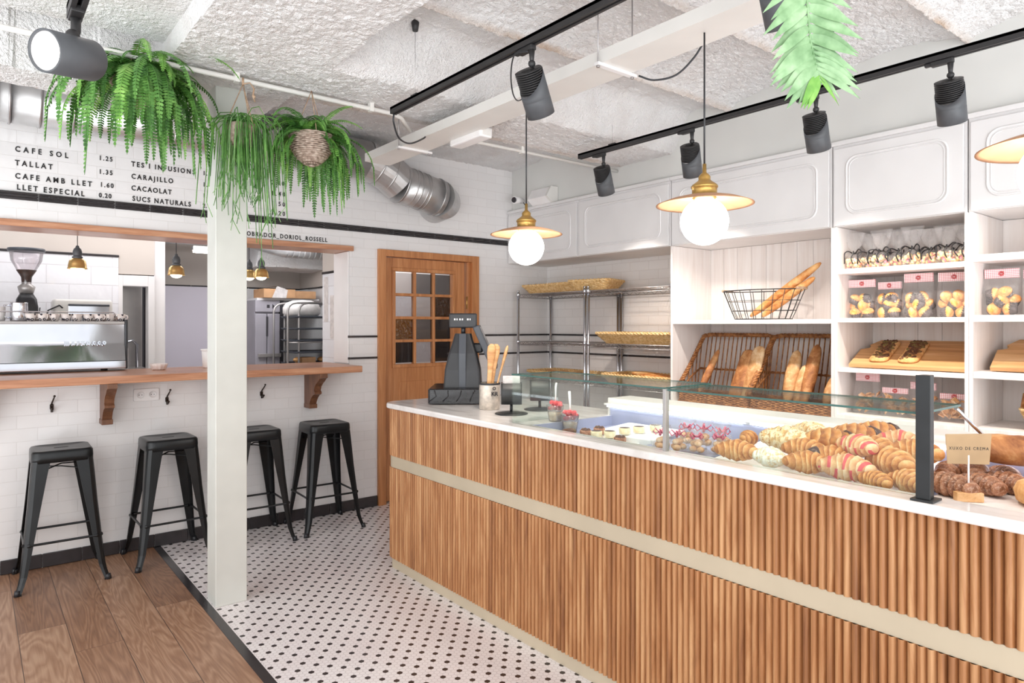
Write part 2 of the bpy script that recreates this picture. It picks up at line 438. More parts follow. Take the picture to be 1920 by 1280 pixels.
M['pane_amber'] = glass_mat('pane_amber', (178, 142, 62), .25, .15, 1.0)
M['pane_olive'] = glass_mat('pane_olive', (132, 100, 40), .2, .15, .8)
M['leaf'] = leaf_material('fern_green', (44, 86, 34), (76, 126, 52), (116, 164, 82))
M['leaf2'] = leaf_material('fern_light_green', (72, 118, 46), (106, 158, 68), (148, 190, 98))
M['leaf3'] = leaf_material('mistletoe_green', (70, 110, 62), (106, 146, 88), (146, 180, 120))
M['leaf4'] = leaf_material('frond_pale', (96, 134, 88), (132, 166, 122), (168, 196, 156))
M['rope'] = wicker_material('jute_rope', (150, 120, 96), (182, 152, 126), (204, 178, 152))
M['wicker_grey'] = wicker_material('grey_wicker', (128, 108, 94), (168, 148, 134), (200, 184, 170))
M['wicker_gold'] = wicker_material('gold_wicker', (196, 154, 98), (226, 188, 130), (242, 216, 170))
M['wicker_brown'] = wicker_material('brown_wicker', (108, 66, 34), (152, 98, 54), (190, 136, 84))
M['baguette'] = crust_material('baguette_crust', (176, 104, 50), (216, 148, 84), (240, 196, 136), 14)
M['rustic'] = crust_material('rustic_crust', (124, 72, 38), (170, 112, 64), (208, 160, 108), 14)
M['floured'] = crust_material('floured_crust', (168, 112, 66), (206, 158, 106), (234, 206, 166), 12)
M['flat'] = crust_material('flatbread', (190, 128, 72), (218, 164, 104), (236, 196, 142), 22)
M['topping'] = crust_material('roast_topping', (62, 34, 26), (104, 62, 40), (128, 116, 60), 30)
M['muffin'] = crust_material('muffin_top', (206, 126, 56), (232, 164, 88), (246, 204, 140), 30)
M['cup_paper'] = simple('dark_paper_cup', (74, 64, 66), .6, 0, .4, 60)
M['croissant'] = croissant_material('croissant_plain', (176, 104, 50), (218, 150, 86), (240, 196, 140))
M['croissant_dark'] = croissant_material('croissant_dark', (160, 92, 42), (210, 138, 70), (234, 180, 116))
M['croissant_red'] = croissant_material('croissant_red', (206, 140, 96), (232, 184, 136), (246, 218, 182), None, (216, 88, 92))
M['croissant_almond'] = croissant_material('croissant_almond', (190, 136, 80), (222, 178, 116), (240, 212, 160), (246, 230, 196))
M['meringue'] = croissant_material('croissant_white', (222, 190, 140), (240, 222, 184), (250, 242, 222), (252, 248, 236))
M['xuxo'] = croissant_material('sugared_roll', (112, 68, 44), (150, 98, 68), (182, 132, 100), (208, 176, 152))
M['choc'] = simple('chocolate', (88, 58, 52), .3, 0, .1, 20)
M['gingham'] = gingham_material()
M['red_ink'] = simple('red_ink', (196, 44, 50), .5)
M['white_ink'] = simple('white_ink', (250, 246, 246), .5)
M['ribbon_black'] = simple('black_ribbon', (34, 32, 36), .3)
M['ribbon_pink'] = simple('pink_ribbon', (226, 96, 128), .35, 0, .25, 40)
M['candy'] = candy_material()
M['cookie'] = crust_material('cookie', (196, 130, 78), (226, 176, 124), (246, 220, 188), 40)
M['strawberry'] = crust_material('strawberry', (196, 36, 48), (226, 76, 84), (244, 170, 170), 60)
M['cream'] = crust_material('cream', (236, 212, 168), (244, 230, 196), (250, 244, 228), 30)
M['plastic_white'] = simple('white_plastic', (242, 240, 240), .35, 0, .02)
M['plastic_black'] = simple('black_plastic', (40, 41, 45), .38, 0, .12, 10)
M['plastic_wrap'] = simple('black_film', (34, 33, 36), .2, 0, .3, 25, .5, 18)
M['plastic_slate'] = simple('slate_plastic', (74, 78, 86), .4, 0, .06)
M['screen'] = simple('dark_screen', (56, 58, 66), .12)
M['card_brown'] = simple('kraft_card', (178, 148, 112), .7, 0, .06, 12)
M['cardboard'] = simple('cardboard', (196, 152, 112), .8, 0, .07, 10)
M['tin'] = simple('printed_tin', (208, 198, 186), .45, .3, .16, 30)
M['china'] = simple('patterned_china', (236, 224, 220), .2, 0, .03)
M['cups_dots'] = None
M['lilac'] = simple('lilac_panel', (210, 204, 215), .4, 0, .03, 1.2)
M['fridge'] = simple('fridge_grey', (176, 172, 180), .42, .2, .05, 3)
M['led_well'] = simple('well_steel', (176, 180, 206), .35, .3, .05, 5)
M['sack'] = simple('flour_sack', (232, 228, 224), .8, 0, .06, 15)
M['paper'] = simple('paper_sheet', (214, 208, 206), .7, 0, .08, 25)
M['dark'] = simple('dark_recess', (52, 50, 54), .7)
M['hook'] = simple('bronze_hook', (58, 48, 42), .3, .7, .1)
M['bean'] = simple('coffee_beans', (70, 48, 38), .5, 0, .3, 60)
M['clear_plastic'] = glass_mat('clear_plastic', (250, 248, 249), .2, .08)
def china_material():
    m = Mat('dotted_china', (236, 224, 220), .2); vo = m.n('ShaderNodeTexVoronoi'); vo.inputs['Scale'].default_value = 42
    m.l(m.obj(), vo.inputs['Vector']); d = E(m.nt, vo.outputs['Distance'])
    ring = (d-.30).abs().lt(.13); m.color(m.mix(ring, (234, 224, 220), (66, 62, 72))); return m.m
M['cups_dots'] = china_material()
# ------------------------------------------------------------------ room shell
b = B(); b.box(-1.1, .935, -.9, 4.97, -.05, 0.0); struct(b, 'floor', M['oak'])
b = B(); b.box(.978, 4.44, -.9, 4.97, -.05, 0.0); struct(b, 'floor', M['hex'])
b = B(); b.box(.935, .978, -.9, 4.97, -.05, .001); struct(b, 'trim_1', M['black_tile'])
b = B(); b.box(-1.1, 4.6, 4.971, 8.3, -.05, -.001); struct(b, 'floor', M['wall_beige'])

# back wall with the bar hatch and the doorway cut out
b = B()
b.box(-1.1, 2.333, 4.97, 5.24, 0, 1.115); b.box(-1.1, 2.333, 4.97, 5.24, 2.075, 3.1)
b.box(2.333, 2.60, 4.97, 5.24, 0, 3.1); b.box(2.60, 3.57, 4.97, 5.24, 2.08, 3.1); b.box(3.57, 4.5, 4.97, 5.24, 0, 3.1)
struct(b, 'wall_back', M['tile_back'])
b = B(); b.box(4.436, 4.6, -.9, 4.969, 0, 3.1); struct(b, 'wall_right', M['tile_right'])
b = B(); b.box(3.99, 4.435, -.9, 4.968, 2.545, 3.1); struct(b, 'wall_right_upper', M['wall_grey'])
# square column
b = B(); b.box(.985, 1.145, 3.69, 3.85, 0, 2.80, bev=.004); struct(b, 'column', M['column'])

# black tile skirting, stripe and dado lines, tile by tile
def tile_run(bb, axis, a0, a1, fixed, depth, z0, z1, step, rows=1, prof=False):
    n = max(1, int(round((a1-a0)/step))); st = (a1-a0)/n; hz = (z1-z0)/rows
    for k in range(n):
        for r in range(rows):
            u0, u1 = a0+k*st+.0012, a0+(k+1)*st-.0012; q0, q1 = z0+r*hz+.0008, z0+(r+1)*hz-.0008
            if axis == 0: bb.box(u0, u1, fixed-depth, fixed, q0, q1, bev=min(.004, hz*.3))
            else: bb.box(fixed-depth, fixed, u0, u1, q0, q1, bev=min(.004, hz*.3))
b = B(); tile_run(b, 0, -1.1, 2.575, 4.9695, .012, 0.001, .086, .2); struct(b, 'baseboard_back', M['black_tile'])
b = B(); tile_run(b, 0, -1.1, 3.93, 4.9695, .014, 2.218, 2.268, .2, 3); struct(b, 'trim_2', M['black_tile'])
b = B()
for z0 in (1.200, 1.372):
    tile_run(b, 0, 2.333, 2.575, 4.9695, .012, z0, z0+.018, .2); tile_run(b, 0, 3.60, 4.434, 4.9695, .012, z0, z0+.018, .2)
    tile_run(b, 1, 3.07, 4.955, 4.4355, .012, z0, z0+.018, .2)
    b.box(2.321, 2.333, 4.96, 5.10, z0, z0+.018)
struct(b, 'trim_3', M['black_tile'])
# wooden lintel lining of the hatch and its white reveal
b = B(); b.box(-1.1, 2.36, 4.945, 5.24, 2.060, 2.10, bev=.003); struct(b, 'trim_4', M['counter_wood'])
b = B(); b.box(2.320, 2.3325, 4.972, 5.238, 1.17, 2.058, bev=.003); struct(b, 'trim_5', M['white_paint'])

# plaster ceiling: a main beam over the column, cross beams and shallow ribbed vaults
def ceil_z(x, y):
    def step(a, b_, t): t = max(0, min(1, (t-a)/(b_-a))); return t*t*(3-2*t)
    stain = 0.0
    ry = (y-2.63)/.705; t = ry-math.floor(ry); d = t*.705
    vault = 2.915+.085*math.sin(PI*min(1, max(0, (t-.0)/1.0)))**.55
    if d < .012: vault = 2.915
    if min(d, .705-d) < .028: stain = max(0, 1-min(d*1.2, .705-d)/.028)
    if x > 1.36:
        z = vault if y < 2.98 else 3.0
        if y > 2.9: z = min(z, 2.99-.27*step(2.93, 3.12, y)) if y < 3.62 else (2.98-.05*step(4.2, 4.9, y))
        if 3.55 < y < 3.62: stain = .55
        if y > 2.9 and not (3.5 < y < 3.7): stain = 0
    elif x < .72:
        z = 2.82 if 2.70 < y < 3.56 else 2.97
        if y < 2.7: z = 2.97-.06*abs(math.sin(y*4.4))
        if 3.75 < y < 4.02: z = 2.63
        if y > 4.02: z = 2.96
        stain = 0
    else:
        z = 2.72; stain = 0
    return z, stain
def build_ceiling():
    x0, x1, y0, y1, st = -1.1, 4.2, -.9, 4.97, .0125
    xs = list(np.arange(x0, x1+st/2, st)); ys = list(np.arange(y0, y1, st))+[y1]
    for e in (.72, .7201, 1.36, 1.3601): xs.append(e)
    for e in (3.56, 3.5601, 3.62, 3.6201, 3.75, 3.7501, 4.02, 4.0201): ys.append(e)
    for k in range(-7, 4):
        yy = 2.63+.705*k
        if y0 < yy < y1: ys += [yy, yy+.012]
    xs = sorted(set(round(float(v), 4) for v in xs)); ys = sorted(set(round(float(v), 4) for v in ys))
    vs = []; stn = []
    for y in ys:
        for x in xs:
            wob = .012*noise.noise(Vector((x*3.1, y*3.1, .5)))+.018*noise.noise(Vector((x*1.3, y*1.3, 2.5)))
            z, s_ = ceil_z(x+wob*.8, y+wob)
            rough = 1.0 if (x > .72 and not (.72 < x < 1.36 and y > 3.70)) else .45
            if 2.96 < y < 3.1 and x > 1.36: rough = .4
            p = Vector((x, y, 0))
            z += rough*(.005*noise.noise(p*18)+.0085*noise.noise(p*38)+.003*noise.noise(p*9))+.006*noise.noise(p*2.1)
            vs.append((x, y, z)); stn.append(s_*(.5+.8*max(0, noise.noise(Vector((x*4, y*4, 7))))))
    nx = len(xs); fs = [(j*nx+i, (j+1)*nx+i, (j+1)*nx+i+1, j*nx+i+1) for j in range(len(ys)-1) for i in range(nx-1)]
    me = bpy.data.meshes.new('ceiling'); me.from_pydata(vs, [], fs)
    at = me.color_attributes.new('stain', 'FLOAT_COLOR', 'POINT')
    arr = np.repeat(np.array(stn, dtype=np.float32)[:, None], 4, 1); arr[:, 3] = 1; at.data.foreach_set('color', arr.ravel())
    me.materials.append(M['ceiling']); o = bpy.data.objects.new('ceiling', me); COL.objects.link(o); o['kind'] = 'structure'
build_ceiling()
b = B(); b.box(-1.1, 4.6, -.9, 5.24, 3.1, 3.15); struct(b, 'ceiling', M['wall_grey'])

# ------------------------------------------------------------------ kitchen and corridor behind the back wall
b = B(); b.box(-1.1, .944, 6.40, 6.50, 0, 2.035); struct(b, 'wall_kitchen', M['tile_kitchen'])
b = B(); b.box(-1.1, .944, 6.41, 6.50, 2.055, 2.42); b.box(.944, 1.215, 6.41, 6.50, 1.90, 2.42); struct(b, 'wall_kitchen_upper', M['wall_beige'])
b = B(); tile_run(b, 0, -1.1, .95, 6.41, .02, 2.035, 2.055, .3); struct(b, 'trim_6', M['black_tile'])
b = B(); b.box(1.215, 1.30, 6.42, 6.62, 0, 2.42); struct(b, 'wall_partition', M['white_paint'])
b = B(); b.box(-1.1, 4.6, 8.24, 8.34, 0, 1.908); b.box(3.20, 3.30, 6.7, 8.24, 0, 1.908); struct(b, 'wall_bakery', M['white_paint'])
b = B(); b.box(-1.1, 4.6, 8.24, 8.34, 1.928, 2.42); b.box(3.20, 3.30, 6.7, 8.24, 1.928, 2.42); struct(b, 'wall_bakery_upper', M['wall_beige'])
b = B(); tile_run(b, 0, 1.3, 3.2, 8.24, .015, 1.908, 1.928, .3); tile_run(b, 1, 6.7, 8.22, 3.20, .015, 1.908, 1.928, .3); struct(b, 'trim_7', M['black_tile'])
b = B(); b.box(-1.1, 4.6, 5.24, 8.34, 2.42, 2.5); struct(b, 'ceiling_kitchen', M['wall_grey'])
b = B(); b.box(4.5, 4.6, 5.24, 8.34, 0, 2.42); b.box(-1.2, -1.1, 5.24, 8.34, 0, 2.42); struct(b, 'wall_corridor', M['white_paint'])
b = B(); b.box(2.60, 4.5, 5.85, 5.93, 0, 2.42); struct(b, 'wall_corridor_end', M['white_paint'])
b = B(); b.box(2.335, 2.46, 5.24, 5.50, 0, 1.905); struct(b, 'wall_pier', M['tile_kitchen'])
b = B(); b.box(2.335, 2.46, 5.24, 5.50, 1.925, 2.42); struct(b, 'wall_pier_upper', M['wall_beige'])
b = B(); b.box(2.330, 2.465, 5.24, 5.505, 1.905, 1.925); struct(b, 'trim_8', M['black_tile'])
# rough plaster beam and black duct under the bakery ceiling
b = B()
rs = []
for k in range(15):
    x = 2.42+.78*k/14
    j = lambda q: .012*noise.noise(Vector((k*1.7, q*3.3, 1)))
    rs.append([(x, 7.35+j(1), 2.42), (x, 7.42+j(2), 2.26+j(3)), (x, 7.50+j(4), 2.12+j(5)), (x, 7.85, 2.10+j(6)), (x, 7.95, 2.42)])
b.rings(rs, 0, False); struct(b, 'beam', M['ceiling'])
b = B(); b.box(1.35, 3.19, 7.2, 7.28, 2.30, 2.36); tag(b.done('cable_duct', M['dark']), 'dark cable duct under the bakery ceiling before the rough plaster beam', 'duct')
b = B(); b.tube([(2.05, 6.6, 2.32), (2.6, 7.15, 2.30), (3.15, 7.15, 2.30)], .10, 16)
for k in range(9):
    x = 2.62+.06*k; b.tube([(x, 7.15, 2.30), (x+.012, 7.15, 2.30)], .104, 16)
tag(b.done('ventilation_pipe', M['duct']), 'silver ventilation pipe under the bakery ceiling above the cardboard boxes', 'pipe')

# ------------------------------------------------------------------ wooden door with twelve panes
def build_door():
    d = thing('door_1', 'brown wooden door with twelve small panes in the tiled wall', 'door', (3.08, 4.97, 0)); d['kind'] = 'structure'
    ox = 3.08; bb = B()
    def bx(B_, x0, x1, y0, y1, z0, z1, bev=.003): B_.box(x0-ox, x1-ox, y0-4.97, y1-4.97, z0, z1, 0, None, bev)
    bx(bb, 2.578, 2.648, 4.945, 5.10, 0, 2.095); bx(bb, 3.512, 3.588, 4.945, 5.10, 0, 2.095); bx(bb, 2.648, 3.512, 4.945, 5.10, 2.04, 2.095)
    bx(bb, 2.648, 2.668, 4.985, 5.10, 0, 2.04); bx(bb, 3.482, 3.512, 4.975, 5.10, 0, 2.04)
    bb.done('door_frame', M['door_wood'], d)
    lf = B(); Y0, Y1 = 4.995, 5.04
    gx0, gx1, gz0, gz1 = 2.755, 3.325, 1.145, 1.925
    bx(lf, 2.668, gx0-.02, Y0, Y1, .01, 2.036); bx(lf, gx1+.02, 3.46, Y0, Y1, .01, 2.036)
    bx(lf, gx0-.02, gx1+.02, Y0, Y1, gz1+.02, 2.036); bx(lf, gx0-.02, gx1+.02, Y0, Y1, .01, gz0-.02)
    bx(lf, 2.79, 3.29, Y0-.006, Y0+.01, .14, 1.0, .006)
    for a0, a1, c0, c1 in ((gx0-.03, gx1+.03, gz1+.0, gz1+.03), (gx0-.03, gx1+.03, gz0-.03, gz0), (gx0-.03, gx0, gz0, gz1), (gx1, gx1+.03, gz0, gz1)): bx(lf, a0, a1, Y0-.012, Y1, c0, c1, .004)
    leaf = lf.done('door_leaf', M['door_wood'], d)
    mb = B(); pw = (gx1-gx0)/3; ph = (gz1-gz0)/4
    for k in (1, 2): bx(mb, gx0+k*pw-.012, gx0+k*pw+.012, Y0-.006, Y1-.004, gz0, gz1, .004)
    for k in (1, 2, 3): bx(mb, gx0, gx1, Y0-.0065, Y1-.003, gz0+k*ph-.012, gz0+k*ph+.012, .004)
    mb.done('glazing_bars', M['door_wood'], leaf)
    kinds = ['pane_clear', 'pane_mid', 'pane_mid', 'pane_rib', 'pane_clear', 'pane_olive', 'pane_amber', 'pane_mid', 'pane_dark', 'pane_dark', 'pane_rib', 'pane_dark']
    words_ = {'pane_clear': 'pale grey pane', 'pane_mid': 'mid grey pane', 'pane_dark': 'dark grey pane', 'pane_rib': 'ribbed pale pane', 'pane_olive': 'dark amber pane', 'pane_amber': 'hammered amber pane'}
    for r in range(4):
        for c in range(3):
            k = kinds[r*3+c]; p = B(); x0 = gx0+c*pw; z1 = gz1-r*ph
            bx(p, x0+.011, x0+pw-.011, Y0+.016, Y0+.02, z1-ph+.011, z1-.011, 0)
            po = p.done('pane', M[k], leaf); po['label'] = words_[k]
    h = B()
    for z in (1.62, .35): h.tube([(3.478-ox, 4.985-4.97, z), (3.478-ox, 4.985-4.97, z+.11)], .007, 8)
    ho = h.done('hinge', M['brass'], d); ho['label'] = 'brass hinges'
build_door()
# what the panes show: a lit corridor wall with shelving
b = B(); b.box(2.80, 3.02, 5.55, 5.80, 0, 1.30); tag(b.done('corridor_cabinet', M['plastic_slate']), 'dark cabinet in the corridor seen through the lower panes of the brown door', 'cabinet')
# ------------------------------------------------------------------ lettering on the tiled wall
def wall_line(name_, parts, label):
    root = thing('menu_line' if len(parts) > 1 or True else name_, label, 'lettering', (parts[0][1], 4.9675, parts[0][3]), 0, 'menu lettering on the tiled wall')
    for nm, x0, x1, z, h, body in parts:
        text_part(nm, body, h, (x0-parts[0][1], 0, z-parts[0][3]), (PI/2, 0, 0), M['letter_black'], root, x1-x0, .0010, .0012)
HT = .031
wall_line('l', [('item_lettering', .196, .459, 2.506, HT, 'CAFE SOL'), ('price_lettering', .624, .692, 2.521, HT*.9, '1.25')], 'black menu lettering reading CAFE SOL 1.25, above the TALLAT line')
wall_line('l', [('item_lettering', .196, .380, 2.424, HT, 'TALLAT'), ('price_lettering', .624, .692, 2.434, HT*.9, '1.35')], 'black menu lettering reading TALLAT 1.35, under the CAFE SOL line')
wall_line('l', [('item_lettering', .196, .584, 2.346, HT, 'CAFE AMB LLET'), ('price_lettering', .630, .698, 2.352, HT*.9, '1.60')], 'black menu lettering reading CAFE AMB LLET 1.60')
wall_line('l', [('item_lettering', .204, .543, 2.280, HT, 'LLET ESPECIAL'), ('price_lettering', .624, .692, 2.284, HT*.9, '0.20')], 'black menu lettering reading LLET ESPECIAL 0.20, just above the black stripe')
wall_line('l', [('item_lettering', .806, 1.190, 2.508, HT, 'TES I INFUSIONS'), ('price_lettering', 1.242, 1.31, 2.512, HT*.9, '1.50')], 'black menu lettering reading TES I INFUSIONS')
wall_line('l', [('item_lettering', .806, 1.052, 2.428, HT, 'CARAJILLO'), ('price_lettering', 1.242, 1.31, 2.433, HT*.9, '1.80')], 'black menu lettering reading CARAJILLO')
wall_line('l', [('item_lettering', .806, 1.043, 2.352, HT, 'CACAOLAT'), ('price_lettering', 1.242, 1.31, 2.356, HT*.9, '1.90')], 'black menu lettering reading CACAOLAT')
wall_line('l', [('item_lettering', .812, 1.163, 2.284, HT, 'SUCS NATURALS'), ('price_lettering', 1.242, 1.31, 2.287, HT*.9, '2.50')], 'black menu lettering reading SUCS NATURALS')
for z, t in ((2.510, '2.10'), (2.430, '1.40'), (2.356, '1.50'), (2.286, '1.20')):
    wall_line('l', [('price_lettering', 1.715, 1.808, z, HT, t)], 'black menu price ending in %s beside the trailing green plant' % t[1:])
wall_line('l', [('shop_name', 1.538, 2.145, 2.118, .030, 'OBRADOR_DORIOL_ROSSELL')], 'black lettering reading OBRADOR_DORIOL_ROSSELL over the bar hatch')

# ------------------------------------------------------------------ bar shelf, corbels, hooks, socket
t = thing('bar_shelf', 'long brown wooden bar shelf running through the hatch in the tiled wall', 'bar shelf', (.6, 4.97, 1.117))
b = B(); b.box(-1.7, 1.70, -.30, .268, 0, .048, bev=.005); b.box(-1.7, 1.705, .268, .40, 0, .048, bev=.005); b.done('worktop', M['counter_wood'], t)
cp = [(0, 0), (-.305, 0), (-.308, -.028), (-.285, -.036), (-.26, -.055), (-.225, -.075), (-.195, -.10), (-.182, -.128), (-.20, -.14), (-.197, -.155), (-.165, -.165), (-.135, -.185), (-.11, -.215), (-.098, -.235), (-.098, -.262), (0, -.262)]
for x in (-.01, .657, 1.324, 1.992):
    b = B(); b.prism(cp, 0, x-.6-.027, x-.6+.027); b.box(x-.6-.031, x-.6+.031, -.11, 0, -.268, -.236, bev=.003); b.done('corbel', M['corbel_wood'], t)

def make_hook(x, label):
    r = thing('coat_hook', label, 'hook', (x, 4.9695, .985), 0, 'coat hooks under the bar shelf')
    q = B(); q.rings([rrect(.010, .018, .008, z) for z in (0, .004)], M=TR((0, 0, -.012), (PI/2, 0, 0))); q.done('backplate', M['hook'], r)
    q = B(); q.tube([(0, -.004, 0), (0, -.012, .012), (.004, -.03, .028), (.008, -.05, .045), (.010, -.055, .055)], [.004, .0045, .0045, .004, .003], 8); q.ball((.010, -.055, .056), .007, n=10, m=6)
    q.done('upper_prong', M['hook'], r)
    q = B(); q.tube([(0, -.004, -.015), (-.001, -.02, -.03), (-.002, -.042, -.036), (-.002, -.055, -.024)], .0045, 8); q.ball((-.002, -.056, -.021), .008, n=10, m=6); q.tube([(0, -.006, -.01), (0, -.012, -.045)], [.009, .006], 8)
    q.done('lower_prong', M['hook'], r); return r
hk = make_hook(.377, 'dark coat hook on the tiles above the leftmost black stool')
dup(hk, 'dark coat hook beside the white double socket', (1.017, 4.9695, .985)); dup(hk, 'dark coat hook on the tiles just right of the white column', (1.643, 4.9695, .985))
t = thing('wall_socket', 'white double power socket on the tiles under the bar shelf', 'socket', (.894, 4.9695, 1.014))
b = B(); b.rings([rrect(.076, .041, .008, z) for z in (0, .007)]+[rrect(.073, .038, .006, .009)], M=TR(rot=(PI/2, 0, 0))); b.done('faceplate', M['plastic_white'], t)
for sx in (-.036, .036):
    b = B(); b.lathe([(.024, .0085), (.023, .012), (.020, .012), (.0195, .0095), (.001, .0095)], 20, 0, TR((sx, 0, 0), (PI/2, 0, 0)))
    for q in (-.008, .008): b.lathe([(.0028, .010), (.0028, .0104), (.0001, .0104)], 8, 1, TR((sx+q, 0, 0), (PI/2, 0, 0)))
    b.done('outlet', [M['plastic_white'], M['dark']], t)

# ------------------------------------------------------------------ black metal bar stools
def make_stool(label, loc, rz):
    r = thing('bar_stool', label, 'stool', loc, rz, 'black metal bar stools')
    b = B()
    b.rings([rrect(.150, .150, .045, .694), rrect(.1505, .1505, .045, .72), rrect(.149, .149, .046, .748), rrect(.143, .143, .042, .758), rrect(.134, .134, .036, .7605), rrect(.124, .124, .03, .7605), rrect(.118, .118, .028, .7575), rrect(.02, .02, .01, .757)])
    seat = b.done('seat', M['stool_black'], r)
    b = B(); b.rings([rrect(.036, .009, .009, .7568), rrect(.036, .009, .009, .7580)]); so = b.done('hand_slot', M['dark'], seat)  # dark inset plate standing in for the shade inside an open slot
    secs = [(.706, .147, .088), (.64, .153, .080), (.45, .168, .062), (.20, .192, .043), (.09, .203, .035), (.055, .210, .031), (.012, .222, .028), (0.0, .222, .028)]
    for sx, sy in ((1, 1), (1, -1), (-1, 1), (-1, -1)):
        rs = []
        for z, c, a in secs:
            k = min(.025, a*.55); th = .004
            o_ = [(c-a, c), (c-k, c), (c-k*.3, c-k*.3), (c, c-k), (c, c-a)]; i_ = [(c-th, c-a), (c-th, c-k), (c-k*.3-th, c-k*.3-th), (c-k, c-th), (c-a, c-th)]
            ring = [(sx*x, sy*y, z) for x, y in o_+i_]
            rs.append(ring)
        b = B(); b.rings(rs, 0, False); leg = b.done('leg', M['stool_black'], r)
        b = B(); b.tube([(sx*.215, sy*.215, 0), (sx*.211, sy*.211, .03)], [.016, .014], 8); b.done('foot_cap', M['plastic_black'], leg)
    for ax, sg in ((0, 1), (0, -1), (1, 1), (1, -1)):
        z = .255; h = .168; q = sg*.182; pts = [(u*h, q, z) if ax == 0 else (q, u*h, z) for u in (-1, -.93, -.85, .85, .93, 1)]
        b = B(); b.tube(pts, [.011, .011, .007, .007, .011, .011], 8); b.done('footrest', M['stool_black'], r)
    b = B()
    for sg in (1, -1):
        b.tube([(-.12, -.12*sg, .640), (0, 0, .655+.008*sg), (.12, .12*sg, .640)], .006, 8, flat=.6)
    b.done('cross_brace', M['stool_black'], r)
    return r
st = make_stool('black metal bar stool furthest left under the bar shelf, beneath the coffee machine', (.405, 4.730, 0), math.radians(-1))
dup(st, 'black metal bar stool next to the white column, beneath the wall socket', (.975, 4.730, 0), math.radians(1))
dup(st, 'black metal bar stool partly hidden by the white column', (1.515, 4.732, 0), math.radians(-2))
dup(st, 'black metal bar stool nearest the brown door', (2.020, 4.725, 0), math.radians(-2))

# ------------------------------------------------------------------ coffee machine and what stands on it
t = thing('coffee_machine', 'large mirror-polished coffee machine standing on the bar shelf', 'coffee machine', (.2, 5.26, 1.166))
b = B()
prof = []
W2, Hh = .61, .345
rs = []
for k in range(21):   # mirror back panel: upright above, flaring out towards its foot, with a crease running to the badge
    v = k/20; z = .070+v*.243; row = []
    for q in range(49):
        x = -1.0+1.61*q/48; dx = (x-.38)/(.23 if x > .38 else 1.38); low = max(0, (.47-v)/.47)
        row.append((x, -.016-.040*low-.010*(1-min(1, abs(dx)))**2*(1-abs(v-.47))+.012*abs(dx)**1.5*(v > .47)*(v-.47), z))
    rs.append(row)
b.rings(rs, 0, True, False, False)
b.box(-1.0, .61, .012, .46, .06, .315); po = b.done('back_panel', M['steel_h'], t)
b = B(); b.box(-1.0, .612, -.058, .46, .015, .068, bev=.004); b.done('base', M['steel_h'], t)
b = B(); b.box(-1.0, .612, -.02, .47, .312, .332, bev=.004); b.done('top_tray', M['steel'], t)
b = B(); b.box(.6125, .628, -.03, .46, .01, .345, bev=.004); b.done('side_panel', M['plastic_black'], t)
b = B(); pts = [(-.9, -.01, .333), (-.9, -.01, .375), (-.885, -.01, .392), (.545, -.01, .392), (.565, -.01, .375), (.565, -.01, .333)]
b.tube(pts, .004, 8); b.done('cup_rail', M['chrome'], t)
for x in (-.6, .5):
    b = B(); b.lathe([(.02, -.0005), (.022, .004), (.016, .016)], 14, 0, TR((x, .06, 0))); b.done('foot', M['plastic_black'], t)
text_part('badge', 'marzocco', .030, (.265, -.034, .178), (PI/2, 0, 0), M['chrome'], t, .23, .003, .005)
TOPZ = 1.166+.333
# stacked patterned cups
def make_cup(label, loc, group):
    r = thing('coffee_cup', label, 'cup', loc, 0, group)
    b = B(); b.lathe([(.019, 0), (.021, .004), (.030, .028), (.033, .048), (.0315, .048), (.028, .026), (.017, .006), (.001, .005)], 18); b.done('bowl', M['cups_dots'], r)
    b = B(); b.tube([(.031, 0, .040), (.044, 0, .038), (.047, 0, .026), (.040, 0, .015), (.027, 0, .014)], .0035, 7); b.done('handle', M['china'], r)
    return r
xs = [.292, .355, .418, .481, .544, .607, .670, .733, .796]
cu = None
pos = ['leftmost of the row', 'second in the row', 'third in the row', 'fourth in the row', 'fifth in the row', 'sixth in the row', 'seventh in the row', 'second from its right end', 'at its right end']
for k, x in enumerate(xs):
    lab = 'dotted coffee cup on the coffee machine behind the rail, '+pos[k]
    if cu is None: cu = make_cup(lab, (x, 5.31, TOPZ), 'dotted cups on the coffee machine')
    else: dup(cu, lab, (x, 5.31+.004*(k % 2), TOPZ), random.uniform(-2, 1))
for k, x in enumerate((.64, .705, .77, .325, .39)):
    dup(cu, ['upside-down cup on the right group of cups, its left one', 'upside-down cup on the right group of cups, its middle one', 'upside-down cup on the right group of cups, its right one', 'upside-down cup stacked near the grinder, its left one', 'upside-down cup stacked near the grinder, its right one'][k], (x+.02, 5.385, TOPZ+.049), rot=(PI, 0, random.uniform(0, 6)))
for k, x in enumerate((.64, .705, .77, .325, .39)):
    dup(cu, 'dotted coffee cup in the back row under an upside-down cup', (x+.02, 5.385, TOPZ), random.uniform(0, 6), 'back row cups on the coffee machine')
# steel jug
t = thing('milk_jug', 'copper-toned steel milk jug on the coffee machine at the left', 'jug', (.232, 5.35, TOPZ))
b = B(); b.lathe([(.046, 0), (.049, .006), (.0475, .09), (.046, .112), (.048, .118), (.046, .118), (.044, .09), (.043, .008), (.001, .007)], 24); b.done('body', M['steel_h'], t)
b = B(); b.tube([(-.046, 0, .10), (-.075, 0, .10), (-.082, 0, .06), (-.07, 0, .022), (-.047, 0, .02)], .006, 8); b.done('handle', M['steel_h'], t)
t = thing('ceramic_mug', 'white ceramic mug at the far left of the coffee machine', 'mug', (.125, 5.36, TOPZ))
b = B(); b.lathe([(.033, 0), (.038, .006), (.040, .09), (.037, .09), (.034, .01), (.001, .008)], 22); b.done('body', M['plastic_white'], t)
b = B(); b.tube([(-.038, 0, .075), (-.06, 0, .07), (-.062, 0, .04), (-.038, 0, .02)], .005, 8); b.done('handle', M['plastic_white'], t)
